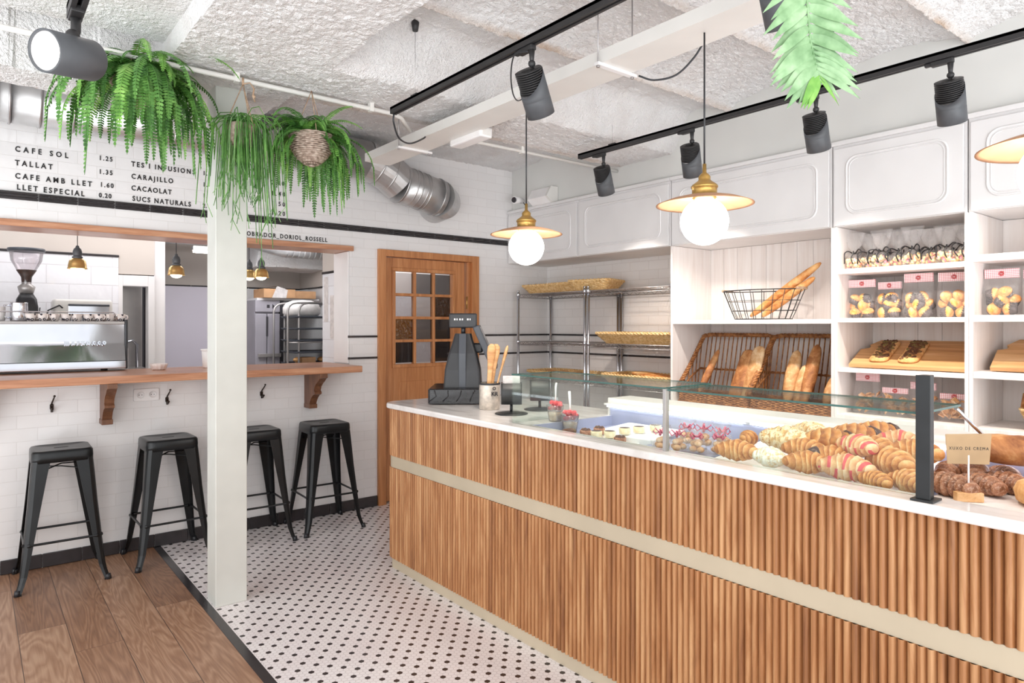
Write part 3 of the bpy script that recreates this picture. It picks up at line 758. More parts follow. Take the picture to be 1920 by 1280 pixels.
# worktop of the back bar
b = B(); b.box(-1.09, .93, 5.86, 6.395, 0, 1.30, bev=.005); tag(b.done('back_bar', M['white_paint']), 'white back bar worktop behind the coffee machine', 'worktop')
# grinder
t = thing('coffee_grinder', 'black coffee grinder with clear hopper behind the coffee machine', 'grinder', (.305, 6.02, 1.301))
b = B(); b.rings([rrect(.085, .10, .03, 0), rrect(.085, .10, .03, .03), rrect(.07, .085, .03, .05), rrect(.068, .08, .03, .30), rrect(.06, .07, .03, .36), rrect(.04, .045, .03, .40)]); b.done('body', M['plastic_black'], t)
b = B(); b.lathe([(.042, .40), (.05, .43), (.055, .45), (.03, .47), (.028, .50)], 20); b.done('collar', M['steel'], t)
b = B(); b.lathe([(.028, .47), (.032, .52), (.062, .57), (.058, .572), (.02, .53)], 22); b.done('coffee_beans', M['bean'], t)
b = B(); b.lathe([(.030, .468), (.034, .52), (.095, .64), (.103, .71), (.1015, .71), (.093, .64), (.032, .52)], 24, caps=False); b.done('hopper', M['clear_plastic'], t)
b = B(); b.lathe([(.112, .705), (.116, .715), (.112, .728), (.001, .735)], 24); b.done('lid', M['plastic_slate'], t)
b = B(); b.lathe([(.045, .05), (.05, .06), (.05, .24), (.03, .27)], 18, 0, TR((.02, -.10, 0))); b.done('dosing_chamber', M['clear_plastic'], t)
b = B(); b.lathe([(.040, .06), (.044, .065), (.044, .13), (.001, .14)], 18, 0, TR((.02, -.10, 0))); b.done('ground_coffee', M['bean'], t)
# toaster oven
t = thing('toaster', 'wide silver toaster with a slotted front behind the coffee machine', 'toaster', (.655, 6.1, 1.301))
b = B(); b.rings([rrect(.19, .12, .02, 0), rrect(.19, .12, .02, .345), rrect(.18, .11, .02, .365)]); b.done('body', M['tray_white'], t)
b = B(); b.box(-.10, .165, -.128, -.118, .155, .33, bev=.004); b.done('front_panel', M['steel_h'], t)
b = B(); b.tube([(-.10, -.135, .322), (.165, -.135, .322)], .008, 8); b.done('handle', M['plastic_slate'], t)
b = B()
for k in range(16): b.box(-.09+.016*k, -.082+.016*k, -.132, -.128, .17, .235)
b.done('grille', M['plastic_slate'], t)
b = B(); b.lathe([(.022, 0), (.020, .018), (.001, .02)], 18, 0, TR((-.145, -.12, .20), (PI/2, 0, 0))); b.done('knob', M['steel'], t)
b = B(); b.tube([(.445, 6.02, 1.302), (.40, 5.98, 1.42), (.43, 5.95, 1.58), (.50, 5.97, 1.62), (.52, 5.975, 1.60)], .006, 7); b.tube([(.445, 6.0, 1.302), (.36, 5.96, 1.40), (.38, 5.93, 1.60)], .004, 7)
tag(b.done('power_cable', M['plastic_black']), 'looped black power cable between the grinder and the toaster', 'cable')
# bucket and dish on the bar
t = thing('plastic_bucket', 'white plastic bucket on the bar shelf beside the column', 'bucket', (1.36, 5.17, 1.1655))
b = B(); b.lathe([(.062, 0), (.066, .004), (.074, .13), (.072, .13), (.064, .006), (.001, .005)], 24); b.done('body', M['plastic_white'], t)
b = B(); b.lathe([(.074, .122), (.080, .124), (.080, .134), (.072, .134)], 24); b.done('rim', M['plastic_white'], t)
t = thing('glass_dish', 'small ribbed white dish on the bar shelf below the second pendant lamp', 'dish', (1.0, 5.13, 1.1655))
b = B()
rs = [[(r_*(1+.05*math.cos(12*a))*math.cos(a), r_*(1+.05*math.cos(12*a))*math.sin(a), z) for a in [2*PI*k/48 for k in range(48)]] for r_, z in ((.036, 0), (.044, .006), (.052, .03), (.056, .042), (.052, .042), (.046, .028), (.034, .008), (.002, .007))]
b.rings(rs); b.done('bowl', M['china'], t)

# small brass pendants in the hatch
def make_bell(label, loc):
    r = thing('bell_pendant', label, 'pendant lamp', loc, 0, 'small brass pendants in the hatch')
    b = B(); b.tube([(0, 0, .148), (0, 0, .555)], .0025, 6); b.done('cord', M['plastic_black'], r)
    b = B(); b.lathe([(.008, .155), (.010, .150), (.012, .142), (.022, .132), (.027, .115), (.027, .095), (.024, .085), (.03, .082), (.032, .074), (.024, .066)], 20); b.done('lamp_holder', M['lamp_black'], r)
    b = B(); b.lathe([(.024, .072), (.036, .066), (.048, .052), (.053, .03), (.056, .006), (.060, 0), (.058, 0), (.054, .006), (.050, .03), (.045, .05), (.034, .062)], 26, caps=False); b.done('shade', M['brass_bell'], r)
    b = B(); b.ball((0, 0, .006), .040, .040, .026, 18, 10); b.done('bulb', M['bulb'], r)
    b = B(); b.lathe([(.03, .555), (.03, .565), (.01, .572)], 16); b.done('ceiling_rose', M['plastic_black'], r)
    return r
ZB = 1.868
bp = make_bell('small brass bell pendant over the coffee machine', (.548, 5.34, ZB-.018))
dup(bp, 'small brass bell pendant over the white dish on the bar', (1.155, 5.34, 1.835))
dup(bp, 'small brass bell pendant just right of the column, front one of two', (1.765, 5.34, 1.845))
dup(bp, 'small brass bell pendant just right of the column, back one of two', (1.80, 5.75, 1.865))

# ------------------------------------------------------------------ kitchen things
b = B(); b.box(.944, .975, 6.39, 6.52, 0, 1.89, bev=.004); b.box(1.165, 1.215, 6.39, 6.52, 0, 1.89, bev=.004); b.box(.975, 1.165, 6.39, 6.52, 1.80, 1.89, bev=.004)
o = b.done('trim_9', M['white_paint']); o['kind'] = 'structure'
t = thing('steel_cabinet', 'tall brushed steel cabinet with a sink seen through the white kitchen doorway', 'cabinet', (1.15, 6.85, 0))
b = B(); b.box(-.35, .05, 0, .5, 0, 1.86, bev=.005); b.done('body', M['steel'], t)
b = B(); b.box(-.35, .04, -.30, 0, .85, 1.10, bev=.004); b.done('sink', M['steel'], t)
b = B(); b.tube([(-.02, -.15, 1.10), (-.02, -.15, 1.30), (-.06, -.18, 1.34), (-.13, -.22, 1.32), (-.14, -.22, 1.28)], .012, 8); b.done('tap', M['chrome'], t)
b = B(); b.box(1.45, 2.12, 8.10, 8.238, 0, 1.905, bev=.004); t = tag(b.done('cold_room_door', M['lilac']), 'plain lilac grey cold room door behind the bar hatch', 'door')
b = B(); b.box(1.40, 1.435, 8.08, 8.238, 0, 1.905); tag(b.done('door_seal_strip', M['dark']), 'narrow dark upright strip beside the lilac cold room door', 'strip')
b = B()
for x0, y0, x1, y1, z in ((1.35, 7.0, 2.1, 7.9, 2.36), (1.35, 7.6, 2.2, 7.3, 2.32)): b.tube([(x0, y0, z), (x1, y1, z)], .018, 8)
tag(b.done('ceiling_pipe', M['white_paint']), 'pale pipes crossing under the kitchen ceiling behind the second pendant', 'pipe')
t = thing('fluorescent_lamp', 'lit white fluorescent lamp under the kitchen ceiling beside the column', 'lamp', (1.86, 7.2, 2.20))
b = B(); b.box(-.16, .16, -.05, .05, .02, .06, bev=.008); b.done('housing', M['white_paint'], t)
b = B(); b.tube([(-.15, 0, .01), (.15, 0, .01)], .016, 10); b.done('tube', M['spot_glow'], t)
b = B(); b.tube([(0, 0, .06), (0, 0, .22)], .005, 6); b.done('hanger', M['white_paint'], t)
# fridge
t = thing('proving_cabinet', 'grey double-door proving cabinet at the back of the bakery', 'cabinet', (2.55, 7.5, 0))
b = B(); b.box(-.135, .135, .03, .62, 0, 1.75, bev=.005); b.done('body', M['fridge'], t)
b = B(); b.box(-.135, .135, 0, .03, 1.62, 1.75, bev=.004); cpn = b.done('control_panel', M['fridge'], t)
b = B(); b.box(-.01, .02, -.004, 0, 1.665, 1.70); b.prism([(.05, 1.655), (.075, 1.685), (.05, 1.71)], 1, -.004, 0); b.done('buttons', M['dark'], cpn)
for x0, x1 in ((-.134, -.012), (-.004, .134)):
    b = B(); b.box(x0, x1, 0, .03, .02, 1.60, bev=.004); dd = b.done('door', M['fridge'], t)
    b = B(); xx = -.012 if x0 < -.1 else -.004
    b.box(xx-.006 if x0 < -.1 else xx, xx if x0 < -.1 else xx+.006, -.006, .0, 1.35, 1.57); b.done('handle', M['dark'], dd)
b = B(); b.box(-.11, .14, -.03, 0, 1.12, 1.16, bev=.004); b.done('push_bar', M['steel'], t)
b = B(); b.box(.136, .175, .0, .6, 0, 1.75); b.done('side_panel', M['dark'], t)  # dark block standing in for the shaded gap beside the cabinet
# stacked board with boxes
b = B(); b.box(2.44, 3.15, 7.52, 8.0, 1.752, 1.775); tag(b.done('tray_board', M['white_paint']), 'white board lying on the proving cabinet under the cardboard boxes', 'board')
def make_carton(label, loc, sx, sy, sz, rz, lidm=True):
    r = thing('cardboard_box', label, 'box', loc, rz, 'cardboard boxes in the bakery')
    b = B(); b.box(-sx/2, sx/2, -sy/2, sy/2, 0, sz, bev=.003); b.done('body', M['cardboard'], r)
    if lidm:
        b = B(); b.faces([(-sx*.25, -sy/2-.002, .0), (sx*.2, -sy/2-.002, .0), (sx*.25, -sy/2-.002, sz*.9), (-sx*.1, -sy/2-.004, sz+.03), (sx*.3, sy*.2, sz+.035), (-sx*.2, sy*.2, sz+.03)], [(0, 1, 2, 3), (3, 2, 4, 5)]); b.done('printed_sheet', M['paper'], r)
    return r
make_carton('open cardboard box with a white printed sheet on the bakery board', (2.66, 7.6, 1.776), .36, .3, .10, .05)
make_carton('plain cardboard tray on the bakery board right of the printed one', (2.98, 7.62, 1.776), .24, .3, .085, -.08, False)
make_carton('small cardboard box standing low in the rack beside the proving cabinet', (2.80, 7.05, 1.03), .16, .16, .10, .1, False)
# trolley rack
t = thing('tray_trolley', 'steel tray trolley with rounded tube uprights at the back of the bakery', 'trolley', (2.86, 6.95, 0))
for y in (0, .42):
    for dx in (-.29, -.17):
        b = B(); b.tube([(dx, y, .05), (dx, y, 1.62), (dx+.015, y, 1.67), (dx+.05, y, 1.70), (dx+.10, y, 1.71), (.3, y, 1.71)], .012, 8); b.done('upright', M['steel'], t)
for k in range(9):
    z = .55+.125*k
    b = B(); b.rings([rrect(.26, .22, .02, z), rrect(.275, .23, .02, z+.02), rrect(.265, .22, .02, z+.018), rrect(.25, .21, .02, z+.004)], M=TR((.06, .21, 0))); b.done('tray', M['plastic_slate'], t)
    if k % 3 == 0:
        b = B(); b.tube([(-.29, 0, z-.01), (.3, 0, z-.01)], .008, 6); b.done('rail', M['steel'], t)
b = B()
rs = [[(.2*s_*math.cos(a)*(1+.12*math.sin(3*a)), .12*s_*math.sin(a), z) for a in [2*PI*k/20 for k in range(20)]] for s_, z in ((.8, 0), (1, .03), (1, .09), (.85, .14), (.5, .17), (.1, .175))]
b.rings(rs, M=TR((2.80, 7.12, 1.571))); tag(b.done('flour_sack', M['sack']), 'crumpled white flour sack lying on the top tray of the trolley', 'sack')
for k, (x, z) in enumerate(((2.72, 1.075), (2.99, 1.075))):
    b = B(); b.ball((x, 7.04, z+.028), .06, .05, .028, 14, 8); tag(b.done('bread_roll', M['flat']), ['golden bread roll at the left of a low trolley tray', 'golden bread roll at the right of a low trolley tray'][k], 'bread', 'rolls on the trolley')
for k, (y, z0, z1, wd) in enumerate(((5.29, 1.36, 1.72, .09), (5.42, 1.50, 1.88, .08))):
    b = B(); b.box(2.331, 2.334, y-wd/2, y+wd/2, z0, z1); tag(b.done('wall_notice', M['paper']), ['white printed notice taped on the pier beside the hatch, lower one', 'white printed notice taped on the pier beside the hatch, upper one'][k], 'notice', 'notices on the pier')
# ------------------------------------------------------------------ sales counter
YE = 3.74; YS = -.4
t = thing('sales_counter', 'long sales counter clad in vertical wooden slats with a white marble top', 'counter', (2.3, 1.7, 0))
OX, OY = 2.3, 1.7
def counter_path(x0, y1, r, xe, n=10):
    """plan outline from the street end, round the far corner"""
    p = [(x0, YS), (x0, y1-r)]
    p += [(x0+r-r*math.cos(PI/2*k/n), y1-r+r*math.sin(PI/2*k/n)) for k in range(1, n+1)]
    p.append((xe, y1)); return p
def resample(p, step):
    out = [p[0]]; acc = 0.0
    for a, b_ in zip(p, p[1:]):
        L = math.dist(a, b_); d = step-acc
        while d <= L:
            out.append((a[0]+(b_[0]-a[0])*d/L, a[1]+(b_[1]-a[1])*d/L)); d += step
        acc = L-(d-step)
    return out
def slat_panel(name, z0, z1):
    pitch = .0246; path = resample(counter_path(1.988, YE-.012, .105, 2.78), pitch/6)
    b = B(); bm = b.bm; uv = bm.loops.layers.uv.new('UVMap'); prev = None
    prof = [-.004, .0062, .0105, .0115, .0105, .0062]
    for k in range(len(path)):
        a = path[max(0, k-1)]; c = path[min(len(path)-1, k+1)]
        tx, ty = c[0]-a[0], c[1]-a[1]; L = math.hypot(tx, ty); nx_, ny_ = -ty/L, tx/L
        d = prof[k % 6]; x, y = path[k][0]+nx_*d, path[k][1]+ny_*d
        v0 = bm.verts.new((x-OX, y-OY, z0)); v1 = bm.verts.new((x-OX, y-OY, z1)); s_ = k*pitch/6
        if prev is not None:
            f = bm.faces.new((prev[0], v0, v1, prev[1])); f.smooth = (k % 6) not in (0, 1)
            for lp, q in zip(f.loops, ((prev[2], z0), (s_, z0), (s_, z1), (prev[2], z1))): lp[uv].uv = (q[0]-1e-4, q[1])
        prev = (v0, v1, s_)
    me = bpy.data.meshes.new(name); bm.normal_update(); bm.to_mesh(me); bm.free(); me.materials.append(M['slat'])
    o = bpy.data.objects.new(name, me); COL.objects.link(o); o.parent = t; return o
slat_panel('upper_slat_panel', .682, .970); slat_panel('lower_slat_panel', .064, .612)
def band(name, x0, yend, r, z0, z1, material, thick=.012):
    p = counter_path(x0, yend, r, 2.78); q = counter_path(x0+thick, yend-thick, r-thick, 2.78); rs = []
    for a, c in zip(p, q): rs.append([(a[0]-OX, a[1]-OY, z0), (a[0]-OX, a[1]-OY, z1), (c[0]-OX, c[1]-OY, z1), (c[0]-OX, c[1]-OY, z0)])
    b = B(); b.rings(rs, 0, False); return b.done(name, material, t)
band('champagne_band', 1.9835, YE-.008, .11, .612, .682, M['gold_band']); band('kick_plate', 1.992, YE-.016, .10, .0, .064, M['gold_band'])
b = B(); b.prism([(x-OX, y-OY) for x, y in counter_path(2.01, YE-.034, .085, 2.76)]+[(2.76-OX, YS-OY)], 2, .004, .93); b.done('carcass', M['slat_back'], t)
# marble top: a frame round the display well
def slab():
    def ring(ins, z):
        out = counter_path(1.955+ins, YE-ins, .12-ins, 2.78-ins); out[0] = (1.955+ins, YS+ins)
        return [(x-OX, y-OY, z) for x, y in out]+[(2.78-ins-OX, 2.42-OY+0, z), (2.06-OX, 2.42-OY, z), (2.06-OX, YS+ins-OY, z)]
    rs = [ring(.004, .970), ring(0, .974), ring(0, .992), ring(.003, .998), ring(.008, 1.0)]
    # only the outer edge is rounded: keep the inner edge straight
    b = B(); b.rings(rs, 0, False); return b.done('marble_top', M['marble'], t)
slab()
b = B(); b.box(2.06-OX, 2.62-OX, YS-OY, 2.42-OY, .930, .950); b.box(2.60-OX, 2.62-OX, YS-OY, 2.42-OY, .95, 1.04); b.box(2.06-OX, 2.60-OX, 2.405-OY, 2.42-OY, .95, 1.0)
b.done('display_well', M['led_well'], t)
b = B(); b.box(2.622-OX, 2.80-OX, YS-OY, 2.46-OY, .90, 1.088, bev=.006); b.box(2.595-OX, 2.64-OX, YS-OY, 2.46-OY, 1.052, 1.062, bev=.002); b.done('rear_housing', M['tray_white'], t)
for y0, y1 in ((1.64, 2.43), (.74, 1.60), (-.35, .70)):
    b = B(); b.box(2.586-OX, 2.5945-OX, y0-OY, y1-OY, 1.046, 1.060); b.done('led_strip', M['led'], t)

def glass_pane(b, x0, x1, y0, y1, z0, z1, thin):
    fs = b.box(x0, x1, y0, y1, z0, z1)
    for f in fs:
        n = f.normal if f.normal.length else None
        f.normal_update(); n = f.normal
        if abs(n[thin]) < .5: f.material_index = 1
def glass_case(label, y0, y1, zt, post):
    r = thing('glass_case', label, 'glass case', (2.03, (y0+y1)/2, 1.0)); ox, oy = 2.03, (y0+y1)/2
    b = B(); glass_pane(b, 0, .006, y0-oy, y1-oy, .0005, zt-1.0-.008, 0); b.done('front_pane', [M['glass'], M['glass']], r)
    b = B(); glass_pane(b, -.002, .30, y0-oy, y1-oy, zt-1.0065, zt-1.0, 2); b.done('top_pane', [M['glass'], M['glass_edge']], r)
    if not post:
        b = B(); glass_pane(b, .007, .30, y1-oy-.006, y1-oy, .0005, zt-1.009, 1); b.done('end_pane', [M['glass'], M['glass']], r)
    if post:
        b = B(); b.box(-.012, .010, y1-oy+.001, y1-oy+.014, 0, zt-1.0, bev=.001); b.done('corner_post', M['steel'], r)
        b = B(); b.tube([(.29, y0-oy+.01, zt-1.012), (.42, y0-oy-.02, .13), (.55, y0-oy-.02, .09)], .006, 8); b.done('support_arm', M['chrome'], r)
    return r
glass_case('long low glass case over the dessert cups, at the till end of the counter', 1.615, 2.53, 1.237, False)
glass_case('long low glass case over the croissants, beside the black steel post', .735, 1.598, 1.232, True)
t2 = thing('steel_post', 'black square steel post standing on the marble counter top before the croissants', 'post', (2.0, .713, 1.0))
b = B(); b.box(-.017, .017, -.014, .014, .006, .337, bev=.002); b.box(-.021, -.017, -.018, .018, .006, .337, bev=.001); b.done('upright', M['black_metal'], t2)
b = B(); b.box(-.032, .032, -.028, .028, .0003, .006, bev=.001); b.done('base_plate', M['black_metal'], t2)

# ------------------------------------------------------------------ till, tin and black stands
t = thing('cash_register', 'black till with customer display standing on the far end of the marble counter', 'cash register', (2.385, 3.455, 1.0))
R_ = TR(rot=(0, 0, math.radians(-38)))
b = B(); b.rings([rrect(.20, .20, .02, z) for z in (.006, .010, .088)]+[rrect(.195, .195, .02, .093)], 0, False, M=R_)
for k in range(5): b.tube([(-.19+.08*k, -.202, .02), (-.15+.07*k, -.203, .05), (-.16+.08*k, -.202, .085)], .0035, 6, M=R_)
b.done('cash_drawer', M['plastic_wrap'], t)
b = B()
for sx in (-.15, .15):
    for sy in (-.15, .15): b.lathe([(.014, 0), (.014, .008)], 10, 0, R_ @ TR((sx, sy, 0)))
b.done('foot', M['plastic_black'], t)
b = B()   # tall tapering body
sec = [(.094, .115, .10), (.20, .108, .09), (.30, .085, .075), (.38, .06, .055), (.42, .05, .045)]
b.rings([[(x, y-.02, z) for x, y, _ in rrect(hx, hy, .015, 0)] for z, hx, hy in sec], 0, False, M=R_); body = b.done('body', M['plastic_black'], t)
b = B(); b.rings([[(x+.0, y-.10-.02*0+ (.04 if z > .3 else 0), z) for x, y, _ in rrect(.022, .02, .004, 0)] for z in (.094, .30, .42)], 0, False, M=R_); b.done('front_spine', M['plastic_slate'], body)
b = B(); b.tube([(0, -.02, .41), (0, -.02, .47)], .014, 10, M=R_)
b.box(-.085, .085, -.055, .0, .455, .545, M=R_, bev=.008); cd_ = b.done('customer_display', M['plastic_black'], t)
b = B()
for k, w_ in enumerate((.010, .006, .010, .008, 0, .010, .006)):
    if w_: b.box(-.055+.016*k, -.055+.016*k+w_, -.0562, -.0552, .502, .513, M=R_)
b.done('display_digits', M['plastic_white'], cd_)
b = B(); Ms = R_ @ TR((.10, .10, .36), (math.radians(-28), 0, math.radians(28)))
b.box(-.02, .02, -.17, .17, -.14, .15, M=R_ @ TR((.14, .06, .33), (0, math.radians(-24), 0)), bev=.008); mo = b.done('monitor', M['plastic_slate'], t)
b = B(); b.box(.0202, .0215, -.155, .155, -.125, .135, M=R_ @ TR((.14, .06, .33), (0, math.radians(-24), 0))); b.done('screen', M['screen'], mo)
b = B(); b.box(-.06, .12, -.03, .08, .30, .36, M=R_, bev=.01); b.done('monitor_arm', M['plastic_black'], t)

t = thing('decorated_tin', 'grey printed tin holding wooden spoon-shaped breadsticks beside the till', 'tin', (2.27, 3.03, 1.0))
b = B(); b.lathe([(.056, .0005), (.058, .003), (.058, .142), (.056, .146), (.0555, .142), (.0555, .006), (.001, .005)], 28); b.done('body', M['tin'], t)
b = B(); b.lathe([(.0582, .138), (.0605, .140), (.0605, .147), (.057, .149), (.055, .146)], 28, caps=False); b.done('rim', M['plastic_black'], t)
for k, (txt, h, dz, ang) in enumerate((('KR', .022, .080, -104), ('O', .018, .112, -96))):
    text_part('tin_lettering', txt, h, (.0585*math.cos(math.radians(ang))-.02, .0585*math.sin(math.radians(ang))-.004, dz), (PI/2, 0, math.radians(ang+90)), M['dark'], t, None, .001, .0006)
def spoon(label, loc, lean, rz):
    r = thing('wooden_server', label, 'wooden server', loc, rz, 'wooden servers in the printed tin'); r.rotation_euler = (lean, 0, rz)
    b = B()
    pts = [(0, 0, .0), (0, 0, .12), (0, 0, .20), (0, 0, .26), (0, 0, .31), (0, 0, .345), (0, 0, .36)]
    b.tube(pts, [.012, .013, .014, .018, .025, .022, .008], 12, flat=.40); b.done('handle', M['board_wood'], r); return r
s_ = spoon('pale wooden server in the printed tin, leaning towards the till, front one', (2.255, 3.03, 1.008), math.radians(4), math.radians(60))
dup(s_, 'pale wooden server in the printed tin, leaning towards the till, back one', (2.275, 3.045, 1.008), rot=(math.radians(7), 0, math.radians(50)))
dup(s_, 'pale wooden server in the printed tin, leaning far out to the right', (2.265, 3.01, 1.01), rot=(0, math.radians(15), math.radians(-40)))

def stand(label, loc, hh):
    r = thing('pedestal_stand', label, 'stand', loc, 0)
    b = B(); b.lathe([(.088, .0005), (.088, .004), (.06, .009), (.012, .014)], 30); b.done('foot', M['black_metal'], r)
    b = B(); b.tube([(0, 0, .008), (0, 0, .06)], .008, 12); b.done('stem', M['black_metal'], r)
    b = B(); b.rings([rrect(.055, .050, .01, .055), rrect(.055, .050, .01, hh)], M=TR(rot=(0, 0, math.radians(-38)))); b.done('holder_box', M['black_metal'], r)
    return r
sd = stand('black box holder on a round pedestal foot before the till, beside the printed tin', (2.235, 2.79, 1.0), .165)
b = B(); b.box(-.045, .045, -.002, .002, .12, .205, M=TR(rot=(.1, 0, math.radians(-38)))); b.box(-.042, .04, -.012, -.009, .12, .195, M=TR(rot=(.1, 0, math.radians(-30))))
o = b.done('paper_bags', M['paper'], None, (2.235, 2.79, 1.0)); tag(o, 'white paper bags standing in the black box holder by the till', 'paper bags')
dup(sd, 'black box holder on a round pedestal foot seen through the end of the glass case', (2.47, 2.83, 1.0))

# ------------------------------------------------------------------ pastries
def crescent(R=.05, L=.16, bend=.9, n=40, tip=.25):
    """a croissant: tapering bent roll with stepped layers, uv.x along it"""
    b = B(); bm = b.bm; uv = bm.loops.layers.uv.new('UVMap'); rings = []; m = 14
    for k in range(n+1):
        u = -1+2*k/n; a = u*bend; rad = L/2/bend if bend > .05 else None
        c = Vector((math.sin(a)*rad, (1-math.cos(a))*rad, 0)) if rad else Vector((u*L/2, 0, 0)); ax = a if rad else 0
        r = R*(tip+(1-tip)*(1-abs(u)**1.9)); stp = (abs(u)*3.6) % 1.0; r *= 1+.17*(.5-stp)
        if k in (0, n): r *= .55
        ring = []
        for q in range(m):
            th = 2*PI*q/m; rx = r*math.cos(th); rz = r*.86*math.sin(th)
            ring.append(bm.verts.new((c.x-math.sin(ax)*rx, c.y+math.cos(ax)*rx, rz+R*.80)))
        rings.append(ring)
    for k in range(n):
        for q in range(m):
            f = bm.faces.new((rings[k][q], rings[k][(q+1) % m], rings[k+1][(q+1) % m], rings[k+1][q])); f.smooth = True
            for lp, (uu, vv) in zip(f.loops, ((k/n, q/m), (k/n, (q+1)/m), ((k+1)/n, (q+1)/m), ((k+1)/n, q/m))): lp[uv].uv = (uu, vv)
    for rg in (rings[0], rings[-1]):
        f = bm.faces.new(rg)
    bmesh.ops.recalc_face_normals(bm, faces=bm.faces)
    return b
def mesh_of(b, name, material):
    me = bpy.data.meshes.new(name); b.bm.to_mesh(me); b.bm.free(); me.materials.append(material); return me
ROLL = {}
for kk in ('croissant', 'croissant_dark', 'croissant_red', 'croissant_almond', 'meringue', 'xuxo'):
    R, L, bd = {'xuxo': (.037, .15, .35), 'meringue': (.043, .13, .7), 'croissant_almond': (.046, .16, .7), 'croissant_red': (.044, .16, .6)}.get(kk, (.044, .16, .75))
    ROLL[kk] = mesh_of(crescent(R, L, bd, tip=.5 if kk == 'xuxo' else .28), kk, M[kk])
def pastry(kind, name, label, loc, rz, tilt=0.0, scale=1.0, choc=0, cat='croissant', group=None):
    r = thing(name, label, cat, loc, rz, group); r.rotation_euler = (tilt, 0, rz); r.scale = (scale,)*3
    o = bpy.data.objects.new('dough', ROLL[kind]); COL.objects.link(o); o.parent = r
    if choc:
        b = B()
        for sg in ((1,) if choc == 1 else (1, -1)):
            a = [(.44, .0262), (.55, .0230), (.65, .0185), (.74, .012), (.765, .004)]; rad = .16/2/.75
            pts = [(math.sin(q*sg)*rad, (1-math.cos(q))*rad, .044*.80) for q, _ in a]
            b.tube(pts, [v*1.22+.004 for _, v in a], 12, flat=.95)
        ch = b.done('chocolate_tip', M['choc'], r); ch['label'] = 'dark chocolate tip'
    return r
# trays lying in the display
def shallow_tray(name, label, x0, x1, y0, y1, z, material, tilt=0.0, h=.012):
    b = B(); hx, hy = (x1-x0)/2, (y1-y0)/2
    b.rings([rrect(hx-.004, hy-.004, .008, 0), rrect(hx, hy, .01, h), rrect(hx-.003, hy-.003, .008, h), rrect(hx-.007, hy-.007, .006, .004)])
    o = b.done(name, material, None, ((x0+x1)/2, (y0+y1)/2, z)); o.rotation_euler = (0, -tilt, 0)
    return tag(o, label, 'tray')
shallow_tray('display_tray', 'pale tray under the heap of croissants in the glass case', 2.075, 2.57, .80, 1.50, .972, M['plastic_white'], .09)
shallow_tray('display_tray', 'clear shallow tray under the ribboned cookie bags', 2.08, 2.55, 1.54, 1.86, .956, M['led_well'], .03)
shallow_tray('display_tray', 'white tray under the small tarts in the glass case', 2.10, 2.57, 1.92, 2.26, .956, M['plastic_white'], .07)
b = B(); b.box(-.16, .16, -.11, .11, 0, .022, bev=.006); o = b.done('serving_board', M['shelf_white'], None, (2.27, .655, .952)); o.rotation_euler = (0, 0, .05); tag(o, 'pale wooden serving board under the sugared rolls beside the black steel post', 'board')
b = B(); b.box(-.17, .17, -.10, .10, 0, .022, bev=.006); o = b.done('serving_board', M['shelf_white'], None, (2.29, .43, .952)); o.rotation_euler = (0, 0, .03); tag(o, 'pale wooden serving board under the round pie at the right edge', 'board')
def zt(x): return .978+(x-2.08)*.09
PST = [
 ('croissant', 2.155, 1.385, 0, 1.9, 1.0, 0, 'plain croissant at the front left corner of the croissant heap'),
 ('meringue', 2.145, 1.250, 0, 1.5, .95, 0, 'white sugar-dusted croissant at the front left of the heap'),
 ('croissant_dark', 2.37, 1.475, 0, .4, .75, 0, 'small dark golden roll, leftmost at the back of the heap'),
 ('croissant', 2.42, 1.390, .0, 1.0, .90, 0, 'plain croissant at the back left beside the small dark roll'),
 ('croissant_almond', 2.285, 1.27, .022, 1.7, 1.18, 0, 'large almond-flaked croissant raised at the back left'),
 ('croissant_almond', 2.42, 1.245, .03, 1.4, 1.0, 0, 'almond-flaked croissant at the very back behind the large one'),
 ('croissant_dark', 2.31, 1.125, .035, -1.15, 1.12, 1, 'croissant with one chocolate tip, front one of the three at the back'),
 ('croissant_dark', 2.41, 1.085, .04, -1.15, 1.08, 1, 'croissant with one chocolate tip, middle one of the three at the back'),
 ('croissant_dark', 2.51, 1.055, .04, -1.0, 1.0, 1, 'croissant with one chocolate tip, farthest back in the heap'),
 ('croissant', 2.150, 1.120, 0, 2.0, .98, 0, 'plain croissant in the front row between the white and the red-striped ones'),
 ('croissant', 2.225, 1.075, .010, 1.9, .98, 1, 'croissant with a chocolate end lying in the second row'),
 ('croissant_red', 2.150, .990, 0, 1.75, 1.10, 0, 'cream croissant with bold red stripes in the front row'),
 ('croissant', 2.335, .985, .026, 1.4, 1.05, 0, 'plain croissant behind the red-striped front one'),
 ('croissant_red', 2.44, .950, .03, 1.9, 1.05, 0, 'red-striped croissant at the back near the black post'),
 ('croissant', 2.240, .890, .012, 1.2, 1.12, 0, 'large flaky croissant left of the black post'),
 ('croissant_dark', 2.115, .885, 0, 1.3, .72, 0, 'short round roll in the front row left of the black post'),
 ('croissant', 2.140, .800, 0, 1.1, .9, 0, 'croissant half hidden behind the black steel post'),
 ('croissant_red', 2.245, .995, .055, 1.3, .95, 0, 'red-striped croissant lying on top of the middle of the heap'),
 ('croissant', 2.345, .865, .03, 1.7, 1.05, 0, 'golden croissant behind the large flaky one, near the black post'),
 ('croissant', 2.245, 1.175, .015, 1.7, 1.0, 0, 'plain croissant between the large almond one and the front row'),
]
for kd, x, y, dz, rz, sc, ch, lab in PST:
    pastry(kd, 'croissant', lab, (x, y, zt(x)+dz), rz, random.uniform(-.12, .12), sc, ch, 'croissant', 'croissants heaped in the glass case')
